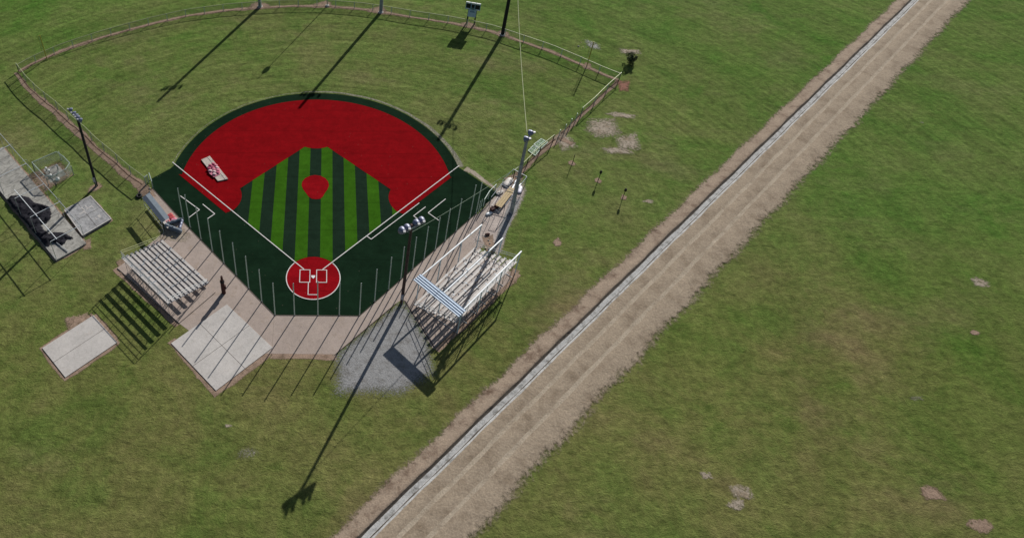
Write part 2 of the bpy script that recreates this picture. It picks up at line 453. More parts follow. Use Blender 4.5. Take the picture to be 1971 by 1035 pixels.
b = MB(); z_ = .19
for s_ in (-1, 1):
    xa, xb, ya, yb = s_*1.25, s_*5.0, 3.4, -2.45
    line(b, (xa, ya+.14), (xa, yb-.14), .28, z_); line(b, (xb, ya+.14), (xb, yb-.14), .28, z_+.002)
    line(b, (xa-s_*.14, ya), (xb+s_*.14, ya), .28, z_+.004); line(b, (xa-s_*.14, yb), (xb+s_*.14, yb), .28, z_+.006)
line(b, (-1.75, -2.6), (-1.75, -8.2), .28, z_+.008); line(b, (1.75, -2.6), (1.75, -8.2), .28, z_+.008); line(b, (-1.89, -8.1), (1.89, -8.1), .28, z_+.01)
struct(b.build('batter_box_lines', 'white_turf'))
b = MB(); line(b, (-.75, 49.3), (.75, 49.3), .3, .2)
b = MB()
for P in ([(347.3, 377.4), (384, 404), (363.5, 419.3)], [(390.3, 393.3), (413.5, 412), (400, 421)]):
    P = [G(*q) for q in P]
    for i in range(2): line(b, P[i], P[i+1], .34, .17+.004*i)
for P in ([(807, 391), (714.3, 460.8), (706, 454.6)], [(819, 398.5), (796, 416), (803.5, 421.5)], [(857.7, 383.2), (824, 410), (844.5, 424.5)]):
    P = [G(*q) for q in P]
    for i in range(2): line(b, P[i], P[i+1], .32, .17+.004*i)
struct(b.build('coach_box_lines', 'white_turf'))
hp = MB(); hp.prism([(-.71, .75), (.71, .75), (.71, .0), (0, -.75), (-.71, .0)], .19, .25)
tag(hp.build('home_plate', 'board_white', origin=(0, 0, .19)), 'white five sided home plate between the two batter boxes', 'home plate')

# patches of earth with ragged edges
def patch(name, P, mat, z, kind=True, inset=.55):
    P = [V3(p) for p in P]; c = sum(P, Vector())/len(P); b = MB(); n = len(P); E = []
    Q = []
    for i in range(n):           # subdivide the outline and roughen it
        p, q = P[i], P[(i+1) % n]; L = (q-p).length; k = max(1, int(L/2))
        for j in range(k):
            r = p.lerp(q, j/k); Q.append(r+(r-c).normalized()*random.uniform(-.3, .3))
    n = len(Q)
    for t, ev in ((1.18, 0.0), (.80, .5 if inset > .7 else .55), (.40, .72)):
        for q in Q: b.v.append(Vector((c.x+(q.x-c.x)*t, c.y+(q.y-c.y)*t, z))); E.append(ev)
    b.v.append(Vector((c.x, c.y, z))); E.append(1.0 if inset < .7 else .75)
    for r in range(2):
        for i in range(n): j = (i+1) % n; b.face((r*n+i, r*n+j, (r+1)*n+j, (r+1)*n+i))
    for i in range(n): b.face((2*n+i, 2*n+(i+1) % n, 3*n))
    b.edge = E
    return struct(b.build(name, mat))
def strip(name, P, wid, mat, z, off=0.0):
    """ragged band along a line; wid one number or one for each point"""
    P = [V3(p) for p in P]; Q = []; W = []
    ws = wid if isinstance(wid, (list, tuple)) else [wid]*len(P)
    for i in range(len(P)-1):
        k = max(1, int((P[i+1]-P[i]).length/3))
        for j in range(k): Q.append(P[i].lerp(P[i+1], j/k)); W.append(ws[i]+(ws[i+1]-ws[i])*j/k)
    Q.append(P[-1]); W.append(ws[-1]); b = MB(); E = []
    for i, q in enumerate(Q):
        d = (Q[min(i+1, len(Q)-1)]-Q[max(i-1, 0)]).normalized(); s_ = Vector((-d.y, d.x, 0)); wv = W[i]*random.uniform(.8, 1.2)
        o_ = off+random.uniform(-.2, .2)
        for t, ev in ((-.75, 0), (-.3, .85), (.3, .85), (.75, 0)): b.v.append(Vector((q.x, q.y, z))+s_*(wv*t+o_)); E.append(ev)
    for i in range(len(Q)-1):
        for k in range(3): a = i*4+k; b.face((a, a+4, a+5, a+1))
    b.edge = E
    return struct(b.build(name, mat))

# fence lines (plan)
OF = [G(*p) for p in [(36, 138), (60, 124), (90, 110.5), (118, 98.5), (150, 87.5), (195, 73), (240, 60), (300, 44.5), (360, 31), (436, 20.5), (500, 15.5), (560, 12.5), (630, 12.5), (700, 18.5), (740, 24.5), (800, 34.5), (860, 43.5), (900, 51), (950, 62), (1000, 79), (1060, 99.5), (1120, 125), (1158, 142), (1191, 155)]]
LF = [G(*p) for p in [(36, 138), (55, 163), (80, 187), (110, 210), (140, 238), (165, 258), (190, 283), (220, 307), (250, 334), (272, 350), (281, 357)]]
RF = [G(*p) for p in [(1191, 155), (1163, 180), (1140, 203), (1118, 222), (1100, 240), (1086, 254), (1075, 264)]]
RF2 = [G(*p) for p in [(1063, 275), (1044, 290), (1026, 306), (1005, 328), (988, 342)]]
strip('dirt_strip', OF, [x*.72 for x in [3.5, 3, 4, 4.5, 4, 3.2, 3.5, 3.5, 3.2, 3.5, 5, 3, 5, 3, 5, 2.6, 3, 4, 4, 3, 3.5, 3.5, 2.6, 4]], 'dirt', .03)
strip('soil_crack', OF, .55, 'soil_dark', .036, off=-.7)
strip('dirt_strip', LF, [x*.72 for x in [2.5, 3.5, 5, 5, 6, 6.5, 5, 4.5, 5, 6, 5]], 'dirt', .04, off=-1.6)
strip('soil_crack', LF, .6, 'soil_dark', .044, off=-1.0)
strip('dirt_strip', RF+RF2, [x*.6 for x in [4, 2.5, 3, 3, 3.5, 4, 5, 5, 3, 3.5, 4, 5]], 'dirt', .045, off=.3)
strip('soil_crack', RF+RF2, .8, 'soil_dark', .047, off=-.3)
for ip, (P, *mt) in enumerate((([(496, 3), (520, 8), (525, 14), (500, 20), (475, 17), (480, 8)], 'dirt'), ([(628, 1), (640, 5), (640, 14), (600, 14), (600, 8)], 'dirt'),
          ([(737, 10), (745, 20), (740, 30), (705, 24), (705, 18)], 'dirt'), ([(900, 42), (918, 46), (915, 58), (885, 52), (888, 44)], 'dirt'),
          ([(962, 58), (980, 62), (984, 72), (960, 72), (950, 66)], 'dirt'), ([(1126, 120), (1138, 122), (1140, 132), (1126, 134), (1118, 128)], 'dirt'),
          ([(1185, 153), (1216, 154), (1212, 178), (1190, 178)], 'red_dirt'), ([(190, 350), (202, 358), (186, 368), (168, 372), (172, 358)], 'dirt'),
          ([(1150, 232), (1178, 240), (1186, 252), (1160, 260), (1138, 250), (1145, 240)], 'sand'), ([(1128, 226), (1190, 222), (1206, 262), (1150, 272), (1118, 252)], 'sand', 1), ([(1155, 218), (1185, 214), (1230, 222), (1225, 230), (1180, 226)], 'sand'), ([(1150, 284), (1215, 280), (1230, 300), (1160, 296)], 'sand', 1), ([(1060, 262), (1090, 250), (1120, 285), (1080, 296)], 'sand', 1),
          ([(1102, 308), (1111, 317), (1103, 321), (1093, 316), (1093, 311)], 'dirt'), ([(1150, 341), (1159, 348), (1156, 354), (1144, 350), (1143, 344)], 'dirt'), ([(1197, 374), (1208, 378), (1205, 386), (1193, 384)], 'dirt'),
          ([(1074, 456), (1084, 466), (1079, 476), (1067, 475), (1062, 466)], 'dirt'), ([(1122, 74), (1140, 78), (1158, 86), (1160, 98), (1140, 98), (1124, 88)], 'pale_stone', 1),
          ([(1186, 92), (1235, 96), (1240, 106), (1190, 104)], 'sand', 1), ([(160, 465), (176, 455), (178, 480), (160, 484)], 'dirt'),
          ([(1070, 268), (1100, 282), (1108, 276), (1080, 262)], 'dirt'), ([(985, 512), (1002, 522), (996, 545), (982, 552), (978, 530)], 'dirt'), ([(222, 502), (240, 494), (250, 530), (232, 530)], 'dirt'),
          ([(120, 612), (170, 600), (190, 640), (130, 640)], 'dirt'), ([(1176, 262), (1230, 250), (1240, 292), (1190, 292)], 'sand', 1))):
    patch('dirt_patch', [G(*p) for p in P], mt[0], .055+.004*ip, inset=.9 if len(mt) > 1 else .5)
# ragged edge between carpet and outfield
strip('dirt_strip', [(p[0], p[1]) for p in circ(PC, 63.2, aL+.02, aL+1.35, 14)], .45, 'edge_stone', .04)
strip('dirt_strip', [(p[0], p[1]) for p in circ(PC, 63.4, -.1, aR, 20)], [.8, .9, 1, 1.2, 1.3, 1.4, 1.5, 1.5, 1.5, 1.5, 1.5, 1.6, 1.8, 2, 2, 2, 2.2, 2.4, 2.6, 3, 3], 'edge_stone', .042)
strip('dirt_strip', [(64.0, 59.5), (66.5, 57.5), (75, 47.5), (77, 45.5)], [3, 3, 1.2, 2], 'sand', .043)
# gravel and dirt round the right dugout, and behind the backstop
patch('gravel_bed', [G(*p) for p in [(952, 366), (960, 356), (985, 342), (1008, 348), (1014, 366), (1004, 392), (992, 420), (976, 446), (968, 480), (958, 500), (938, 480), (905, 470), (918, 425), (935, 392)]], 'gravel_pale', .046)
patch('dirt_patch', [G(*p) for p in [(925, 455), (950, 450), (955, 480), (935, 485)]], 'dirt', .07)
patch('dirt_patch', [G(*p) for p in [(968, 342), (1005, 328), (1010, 345), (985, 356), (970, 352)]], 'dirt', .071)
patch('gravel_bed', [G(*p) for p in [(985, 380), (1004, 378), (998, 398), (980, 436), (962, 480), (950, 470), (965, 425)]], 'gravel', .062)
patch('dirt_patch', [G(*p) for p in [(277, 350), (292, 360), (303, 380), (268, 380), (262, 366)]], 'dirt', .048)
patch('dirt_patch', [G(*p) for p in [(300, 440), (330, 425), (360, 440), (378, 452), (360, 470), (330, 468), (305, 462)]], 'sand', .049)

# concrete walks
def slab(name, P, z1, mat, z0=-.3, thing=None):
    return MB().prism([(p[0], p[1]) for p in P], z0, z1).build(name, mat)
walkL = [(-68.3, 46.4), G(354, 428.5), (-13.6, -17.2), (-13.6, -36), (-32, -60), (-46.9, -60), (-46.9, -21.1), (-74.0, 3.4), G(252, 497), G(309, 462), G(266, 374)]
struct(slab('concrete_walk', [(-68.3, 46.4), (-52.2, 26.9), (-13.6, -17.25), (-13.6, -33), (-31.5, -33), (-46.95, -21.1), (-74.0, 3.4), (-70.5, 7.2), (-56, 26), (-70.5, 41.5)], .04, 'concrete'))
struct(slab('concrete_walk', [(-13.55, -17.25), (16.7, -17.25), (65.1, 33.1), (62.5, 23.0), (60.8, 15.0), (73, 4), (75.8, 2.2), (67.8, -5.6), (52, -20.8), (41.5, -30.5), (32.6, -9.7), (30.0, -11.6), (21.0, -20.4), (8, -33), (-13.55, -33.02)], .042, 'concrete'))
struct(slab('concrete_walk', [(65.2, 33.2), (68.5, 28.9), (67.5, 20), (63.5, 13.5), (60.7, 14.9), (62.4, 23.0)], .043, 'concrete'))
struct(slab('concrete_walk', [(66.1, 33.4), (75.0, 43.2), (78.5, 41.0), (68.5, 29.0), (63.2, 24.2), (62.8, 27)], .044, 'concrete'))
patch('gravel_bed', [(30.2, -12.0), (33.6, -10.3), (41, -29), (41, -40), (30, -48), (8, -48), (8, -33.2), (21, -20.8)], 'gravel', .047)
# joints in the walk
b = MB()
def unit(a): return Vector((math.cos(a), math.sin(a), 0))
for P in [((418, 441+16), (405, 455)), ((312, 452), (303, 462))]: pass
dl = (Vector((-13.6, -17.2, 0))-Vector((-52.2, 26.9, 0))).normalized(); nl = Vector((dl.y, -dl.x, 0))
struct(slab('concrete_pad', [(-30.9, -12.8), (-13.4, -30.7), (-31.0, -47.3), (-48.5, -29.4)], .22, 'concrete_white'))
struct(slab('concrete_pad', [G(180, 607), G(180, 607)+Vector((10.9, -11.2, 0)), G(180, 607)+Vector((-3.6, -25, 0)), G(180, 607)+Vector((-14.5, -13.8, 0))], .25, 'concrete_white'))
# curb shadow painted as dark lines where carpet meets walk, plus slab edge lines
b = MB()
for p, q in (((-68.3, 46.5), (-52.2, 26.95)), ((-52.2, 26.95), (-13.6, -17.2)), ((-13.6, -17.2), (16.7, -17.2)), ((16.7, -17.2), (65.1, 33.1))):
    line(b, p, q, .22, .16)
line(b, (33.2, -10.2), (42, -30), .3, .16); line(b, (30, -11.7), (8, -33.2), .22, .16)
struct(b.build('curb_shadow_edge_lines', 'joint'))
struct(slab('bleacher_slab', [(-74.0, 3.4), (-46.95, -21.1), (-35.6, -7.4), (-62.0, 17.2)], .34, 'concrete'))
for P in (((-58.6, 34.5), (-65.5, 28.2)),):
    pass
# batting cage slab, throwing circle slab
CS = [(-139.2, 71.2), (-88.5, 15.2), (-98.0, 6.6), (-148.7, 62.6)]
struct(slab('batting_cage_slab', CS, .7, 'concrete_grey'))
struct(slab('stained_square_slab', [G(124, 404, .9), G(174, 377, .9), G(214, 421, .9), G(159, 453, .9)], .9, 'concrete_stain'))
b = MB()
for a_, c_ in (((124, 404), (159, 453)), ((159, 453), (214, 421)), ((214, 421), (174, 377)), ((174, 377), (124, 404))):
    b.beam(G(*a_, .9)+Vector((0, 0, .05)), G(*c_, .9)+Vector((0, 0, .05)), .35, .12)
struct(b.build('slab_edge_blocks', 'concrete_white'))

# joints and pale markings on the slabs
b = MB()
qs = [G(124, 404, .9), G(174, 377, .9), G(214, 421, .9), G(159, 453, .9)]
line(b, qs[0].lerp(qs[3], .5), qs[1].lerp(qs[2], .5), .14, .915); line(b, qs[0].lerp(qs[1], .5), qs[3].lerp(qs[2], .5), .14, .918)
for t in (.14, .29, .45, .60, .76, .9):
    a_ = Vector((-98.0, 6.6, 0)).lerp(Vector((-148.7, 62.6, 0)), t); c_ = Vector((-88.5, 15.2, 0)).lerp(Vector((-139.2, 71.2, 0)), t); line(b, a_, c_, .12, .715)
c_ = G(180, 607); line(b, c_+Vector((5.4, -5.6, 0)), c_+Vector((-9.1, -19.4, 0)), .12, .262)
line(b, (-39.7, -21.1), (-22.2, -39.0), .12, .232); line(b, (-22.1, -21.8), (-39.8, -38.3), .12, .235)
struct(b.build('slab_joints', 'joint'))
b = MB()
def blotch(u, v, w_, h_, a_, z):
    p = G(u, v, .9); x = unit(a_)*w_/2; y = unit(a_+math.pi/2)*h_/2; b.poly([p-x-y, p+x-y, p+x+y, p-x+y], z)
for k, (u, v, w_, h_) in enumerate(((160, 402, 2.6, .4), (163, 408, 2.2, .4), (157, 410, .5, 2.2), (171, 400, .5, 2.4), (166, 398, 2.0, .35), (191, 416, 1.6, 1.1), (185, 421, 1.2, .5), (178, 398, 1.8, .35))): blotch(u, v, w_, h_, -.76, .922+.003*k)
struct(b.build('slab_markings', 'concrete_white'))

# dirt lot and ditch in the lower right
D0, D1 = G(1113, 621), G(1199, 537.6)
dv = (D1-D0).normalized(); dn = Vector((dv.y, -dv.x, 0))
def along(a_, b_): return D0+dv*a_+dn*(b_-2.5)
M['bank'] = earth_mat('ditch_bank_soil', (.34, .265, .20), (.15, .10, .07), s=1.3, hard=.42)
M['bank_dark'] = earth_mat('dark_ditch_side', (.10, .085, .07), (.045, .04, .035), edge=False, s=2)  # ditch side walls, darker than the bank soil
M['stone_bed'] = earth_mat('washed_stone_bed', (.50, .50, .49), (.16, .155, .14), edge=False, s=2.6)
M['rut'] = earth_mat('compacted_wheel_rut', (.43, .36, .275), (.33, .265, .195), edge=False, s=1.2)
M['road'] = earth_mat('graded_road', (.36, .29, .215), (.24, .185, .13), s=.9, hard=.42)
def relief(name, prof, mats, t0=-160, t1=440, dt=2.5, seed=1):
    """raised earthwork swept along the ditch: prof = (offset, height, edge weight, wander)"""
    rr = random.Random(seed); b = MB(); E = []; n = len(prof); st_ = int((t1-t0)/dt)
    ph = [rr.uniform(0, 6) for _ in prof]
    for i in range(st_+1):
        t = t0+i*dt
        for k, (o_, z, ev, wn) in enumerate(prof):
            wob = wn*(.55*math.sin(t*.17+ph[k]*.3)+.35*math.sin(t*.43+ph[k])+rr.uniform(-.35, .35))
            q = along(t, o_+wob); b.v.append(Vector((q.x, q.y, max(.03, z+(rr.uniform(-.05, .05) if z > .2 else 0))))); E.append(ev)
    for i in range(st_):
        for k in range(n-1):
            b.k = mats[k]; a = i*n+k; b.face((a, a+n, a+n+1, a+1))
    b.edge = E
    return struct(b.build(name, ['bank', 'bank_dark', 'stone_bed', 'road', 'rut'], smooth=True))
relief('ditch', [(-5.0, .04, 0, .8), (-2.8, .10, .35, .7), (-1.0, .30, .8, .5), (.8, .62, 1, .4), (2.0, .80, 1, .3), (2.45, .68, 1, .2), (2.9, .05, 1, .15), (3.2, .10, 1, .15), (4.3, .13, 1, .15), (4.6, .06, 1, .12), (4.85, .10, 1, .12), (5.25, .58, 1, .12), (5.9, .75, 1, .15),
                 (9, .78, 1, .2), (9.7, .64, 1, .2), (11.0, .64, 1, .2), (11.7, .76, 1, .2), (14.8, .74, 1, .2), (15.5, .60, 1, .2), (16.8, .60, 1, .2), (17.5, .70, 1, .2), (20, .62, .85, .5), (23, .35, .5, .8), (27.5, .04, 0, 1)],
       [0, 0, 0, 0, 0, 1, 1, 2, 2, 2, 1, 2, 3, 3, 4, 3, 3, 3, 4, 3, 3, 3, 3])
skirt = lambda P, w_=1.7, z_=.03: strip('dirt_strip', [V3(p) for p in list(P)+[P[0]]], w_, 'dirt', z_)
skirt(CS); skirt([G(124, 404, .9), G(174, 377, .9), G(214, 421, .9), G(159, 453, .9)], 1.3, .032)
skirt([G(180, 607), G(180, 607)+Vector((10.9, -11.2, 0)), G(180, 607)+Vector((-3.6, -25, 0)), G(180, 607)+Vector((-14.5, -13.8, 0))], 2.4, .034)
strip('dirt_strip', [(-48.5, -28), (-31.0, -48.2), (-13.2, -31.5), (-13.2, -33.8), (8.5, -33.8)], 2.6, 'dirt', .036)
strip('dirt_strip', [(-75, 3.2), (-47.3, -22)], 2.0, 'dirt', .037); strip('dirt_strip', [(76.5, 2.5), (52.6, -21.4), (42.5, -31)], 2.2, 'dirt', .037)
# worn places scattered over the lawns
rw_ = random.Random(12)
for k in range(18):
    u_, v_ = rw_.uniform(60, 1950), rw_.uniform(640, 1020)
    if k % 2: u_, v_ = rw_.uniform(1240, 1950), rw_.uniform(20, 1000)
    c_ = G(u_, v_); d_ = (c_-D0).dot(dn)
    if -12 < d_ < 30: continue
    sz = rw_.uniform(1.2, 4.5); P_ = [c_+Vector((math.cos(a)*sz*rw_.uniform(.8, 1.6), math.sin(a)*sz*rw_.uniform(.5, 1.0), 0)) for a in [i*math.pi/4 for i in range(8)]]
    patch('dirt_patch', P_, rw_.choice(['sand', 'dirt', 'edge_stone']), .058+.003*k, inset=.9)

# ------------------------------------------------------------------ chain-link fences
def fence(name, P, h, label, post='post_green', rail='rail_yellow', link='link', gap=10.5, cat='fence', toprail=True, bottom=False, pr=.20, rr=.17):
    P = [V3(p) for p in P]; root = empty(name, P[0]); tag(root, label, cat)
    L = [0.0]
    for i in range(len(P)-1): L.append(L[-1]+(P[i+1]-P[i]).length)
    def at(s_):
        for i in range(len(P)-1):
            if s_ <= L[i+1] or i == len(P)-2:
                t = (s_-L[i])/(L[i+1]-L[i]); return P[i].lerp(P[i+1], min(1, max(0, t)))
    n = max(1, round(L[-1]/gap))
    for i in range(n+1):
        p = at(L[-1]*i/n); MB().tube([p, p+Vector((0, 0, h+.1))], pr, 6).build('fence_post', post, root)
    m = MB(); m.uv = []; k = max(2, int(L[-1]/5)); z0 = .15
    pts = [at(L[-1]*i/k) for i in range(k+1)]
    for i, p in enumerate(pts):
        s_ = L[-1]*i/k
        m.v += [p+Vector((0, 0, z0)), p+Vector((0, 0, h))]; m.uv += [(s_*F, z0*F), (s_*F, h*F)]
    for i in range(k): m.face((2*i, 2*i+2, 2*i+3, 2*i+1))
    m.build('chain_link', link, root)
    if toprail: MB().tube([p+Vector((0, 0, h)) for p in pts], rr, 6).build('top_rail', rail, root)
    if bottom: MB().tube([p+Vector((0, 0, .3)) for p in pts], .06, 6).build('bottom_rail', rail, root)
    return root
fence('outfield_fence', OF, 4.0, 'long low chain link fence curving round the outfield with pale top rail', rail='rail_yellow')
fence('foul_line_fence', LF, 5.0, 'chain link fence along the left field side between outfield corner and left dugout', post='galv')
fence('foul_line_fence', RF[:4], 4.6, 'chain link fence with yellow top rail down from the right field corner')
fence('foul_line_fence', RF[3:], 4.2, 'railless dark fence stretch with tangled mesh beside the gap on the right side', toprail=False, gap=5, link='link_green')
fence('foul_line_fence', RF2, 4.6, 'chain link fence stretch beside the flat gate panels and the tall right light pole', post='black', rail='rail_yellow')
fence('short_fence', [(-70.3, 49.5), G(281, 357), ], 4.6, 'short fence panel at the left end of the dark green turf', rail='rail_teal', link='link_pale', gap=5)
fence('gate_panel_fence', [(-69.9, 51.3), (-68.0, 46.6)], 4.0, 'small teal gate frame where turf meets the left dugout walk', rail='rail_teal', link='link_pale', gap=5)
fence('short_fence', [G(952, 370), G(938, 384), G(930, 398)], 4.5, 'short green mesh fence at the right tip of the turf', rail='rail_teal', link='link_green', gap=6)
# gate leaves lying on the grass
def gate(P, label):
    P = [p+Vector((0, 0, .25)) for p in P]; root = empty('gate_leaf', P[0]); tag(root, label, 'gate', 'gate leaves lying by the right side fence')
    b = MB()
    for i in range(4): b.tube([P[i], P[(i+1) % 4]], .13, 6)
    b.tube([P[0].lerp(P[1], .5), P[3].lerp(P[2], .5)], .08, 6); b.tube([P[0].lerp(P[3], .5), P[1].lerp(P[2], .5)], .06, 6)
    b.build('gate_frame', 'rail_teal', root)
    m = MB(); m.poly([p+Vector((0, 0, .02)) for p in P]); m.uv = [((p.x)*F, (p.y)*F) for p in P]; m.build('chain_link', 'link_green', root)
gate([G(1027, 279), G(1041.5, 268), G(1054.5, 274.5), G(1041, 287)], 'farther gate leaf with pale frame lying on the grass inside the fence')
gate([G(1016.5, 291), G(1026, 281), G(1040, 288), G(1030, 300.5)], 'nearer gate leaf lying on the grass beside the tall right pole')

# ------------------------------------------------------------------ backstop posts
BP = [(352.5, 421), (366.4, 437.7), (387, 460), (409, 483), (431, 506), (455, 529), (479, 555), (504, 580.5), (529.5, 606.3), (567, 606.7), (612, 606.5), (653, 606.5), (692, 606.5),
      (721, 580), (748, 557), (771.5, 537), (794, 518.5), (816, 498.5), (837.5, 481), (856.6, 464), (878, 445), (903.8, 421.3), (916.2, 411)]
HT = {0: 17.2, 1: 18.3, 10: 19.2, 21: 18.8, 22: 17.5}
proto = None
for i, (u, v) in enumerate(BP):
    p = G(u, v); h = HT.get(i, 18.1)
    r = empty('backstop_post', p)
    MB().tube([p, p+Vector((0, 0, h))], .20, 8).build('pole', 'post_green', r)
    MB().lathe(p+Vector((0, 0, h)), [(.18, -.1), (.18, .05), (.06, .16)], 8).build('post_cap', 'galv', r)
    MB().lathe(p, [(.42, .0), (.42, .09), (.2, .12)], 10).build('base_collar', 'black', r)
    if i < 8: lab = 'thin grey green post on the left turf edge, %s counting from the left dugout' % ORD[i]
    elif i == 8: lab = 'grey green post on the left corner behind home plate'
    elif i < 12: lab = ['thin post behind the left part of the home circle', 'tallest thin post straight behind home plate', 'thin post behind the right part of the home circle'][i-9]
    elif i == 12: lab = 'grey green post on the right corner behind home plate'
    else: lab = 'thin grey green post on the right turf edge, %s counting from the home plate corner' % ORD[i-13]
    tag(r, lab, 'post', 'bare backstop posts along the edge of the turf')
for (u, v), h, lab in (((920.5, 409), 6.4, 'short thin post beside the last backstop post on the right'), ((924.5, 404), 6.0, 'very short post nearest the right dugout end')):
    p = G(u, v); r = empty('short_post', p); MB().tube([p, p+Vector((0, 0, h))], .13, 8).build('pole', 'post_green', r)
    MB().lathe(p+Vector((0, 0, h)), [(.16, -.08), (.16, .05), (.05, .14)], 8).build('post_cap', 'galv', r)
    tag(r, lab, 'post')

# ------------------------------------------------------------------ light poles
def head(parent, c, aim, s=1.0):
    """one floodlight: a rounded shell opening towards aim, ballast box on its back"""
    a = V3(aim).normalized(); c = V3(c)
    sh = MB().lathe(c, [(.12*s, -.75*s), (.38*s, -.68*s), (.62*s, -.42*s), (.82*s, .0), (.92*s, .38*s), (.95*s, .46*s)], 14, a).build('lamp_shell', 'lamp_shell', parent, smooth=True)
    MB().lathe(c, [(.90*s, .47*s), (.90*s, .50*s)], 14, a).build('lamp_glass', 'lamp_glass', sh)
    MB().box(c-a*(.95*s)+Vector((0, 0, .12)), (.55*s, .55*s, .42*s)).build('ballast_box', 'lamp_cap', sh)
    MB().beam(c-a*.2+Vector((0, 0, -.1)), c-a*.1+Vector((0, 0, -.95)), .12, .25).build('bracket', 'galv', sh)
    return sh
def light_pole(base, h, armz, armdir, offs, aim, label, mat='wood_pole', r0=.62, r1=.36, lean=(0, 0), boxes=True, arm_mat='white_steel', s=1.0, pair=False):
    p = V3(base); root = empty('light_pole', p); tag(root, label, 'light pole', 'tall floodlight poles around the field')
    L = Vector((lean[0], lean[1], 0))
    n = 8; pts = [p+L*(i/n)+Vector((0, 0, h*i/n)) for i in range(n+1)]
    MB().tube(pts, [r0+(r1-r0)*i/n for i in range(n+1)], 10).build('pole', mat, root)
    c = p+L*(armz/h)+Vector((0, 0, armz)); d = V3(armdir).normalized(); a = V3(aim).normalized(); half = max(abs(o) for o in offs)+.3
    fr = c+Vector((a.x, a.y, 0)).normalized()*(-.5)
    MB().beam(fr-d*half, fr+d*half, .28, .38).build('crossarm', arm_mat, root)
    b = MB()
    for s_ in (-1, 1): b.beam(fr+d*(s_*half*.6)+Vector((0, 0, -.1)), p+L*((armz-3)/h)+Vector((0, 0, armz-3)), .13)
    b.build('arm_brace', 'lamp_shell', root)
    for o_ in offs: head(root, fr+d*o_+Vector((0, 0, 1.0))+Vector((a.x, a.y, 0))*.1, a, s)
    if boxes:
        q = p+Vector((0, 0, 4.2))
        MB().box(q+Vector((-.15, -.62, 0)), (.9, .35, 2.6)).build('meter_box', 'pale_metal', root)
        MB().tube([p+Vector((.2, -.65, 0)), p+Vector((.2, -.65, 3))], .08, 6).build('conduit', 'galv', root)
    return root
# nearest pole, right of home plate
light_pole(G(773, 583), 40.6, 39.4, (G(812, 422, 42)-G(765, 446, 42)), [-4.0, -1.9, 1.9, 4.0], (-.35, .75, -.45), 'tall dark brown wooden light pole with four grey floodlights behind the right turf edge', lean=(.5, 1.0), r0=.62, r1=.46, s=1.45)
light_pole(G(984, 409), 40.0, 39.8, (G(1008, 266, 40)-G(1020, 249, 40)), [-1.9, 2.3], (-.75, .45, -.45), 'tall grey weathered light pole standing beside the right dugout', mat='wood_pole_grey', r0=.88, r1=.55, s=1.35, lean=(-.7, .2))
light_pole(G(186, 358), 38.5, 37.5, (G(155, 238, 38)-G(137, 219, 38)), [-4.2, -1.3, .6, 2.0, 4.0], (.75, .3, -.5), 'tall black light pole with a row of floodlights on the left beside the square slab', mat='black_pole', r0=.62, r1=.5, s=1.05)
for (u, v), tip, lab in (((500.5, 13), (298, 194), 'leftmost of the tall light poles on the outfield fence'), ((733, 24), (572, 208), 'middle tall light pole on the outfield fence, right of centre'), ((967, 67), (848, 272), 'tall black light pole on the outfield fence, right of the scoreboard')):
    b_ = G(u, v); t_ = G(*tip); L_ = (t_-b_).length; h = L_*math.tan(SUN_EL)
    cdir = Vector((-b_.x, -b_.y, 0)).normalized()
    light_pole(b_, h, h*.865, (cdir.y, -cdir.x, 0), [-4.2, -1.4, .6, 2.6, 4.2], (cdir.x, cdir.y, -.45), lab, mat='wood_pole_grey' if u < 900 else 'black_pole', r0=1.0, r1=.75, boxes=False, s=.8)
    MB().lathe(b_, [(1.6, .0), (1.45, .25), (.9, .4)], 12).build('pole_footing', 'concrete_white', None, origin=b_)
    tag(COL.objects[-1] if False else [o for o in COL.objects if o.name.startswith('pole_footing')][-1], 'concrete footing round the ' + lab.replace('tall ', ''), 'footing', 'concrete footings of the outfield poles')
# slender pole with one rounded head at straightaway centre
b_ = G(630, 12); L_ = (G(492, 152)-b_).length; h = L_*math.tan(SUN_EL); r = empty('slender_pole', b_)
MB().tube([b_, b_+Vector((0, 0, h))], [.28, .16], 8).build('pole', 'galv', r)
MB().lathe(b_+Vector((0, 0, h*.86)), [(.2, -.3), (1.1, -.1), (1.5, .8), (1.2, 2.0), (.4, 2.8)], 12).build('head', 'galv', r, smooth=True)
MB().beam(b_+Vector((0, 0, h*.86)), b_+Vector((-1.4, 0, h*.86+.5)), .2).build('bracket', 'galv', r)
MB().lathe(b_, [(1.2, 0), (1.1, .5), (.5, .7)], 12).build('base', 'concrete_white', r)
tag(r, 'slender pale metal pole on a white base at straightaway center field fence', 'pole')

# rusty cut-off pole on the left walk
p = G(431, 563.5); r = empty('cut_off_pole', p)
MB().tube([p, p+Vector((-.1, 0, 3)), p+Vector((-.1, .1, 6.3))], [.8, .75, .7], 12).build('pole', 'rust', r)
MB().lathe(p+Vector((-.1, .1, 6.2)), [(.85, 0), (.88, .5), (.7, .8)], 10).build('collar', 'black', r)
MB().tube([p+Vector((-.1, .1, 6.8)), p+Vector((-.1, .15, 9.3))], [.5, .4], 8).build('pole_tip', 'rust', r)
MB().box(p+Vector((.75, .1, 3.4)), (.5, .8, 1.6), .3).build('switch_box', 'rust', r)
tag(r, 'short rusty brown pole stub with black collar on the concrete left of home', 'pole')

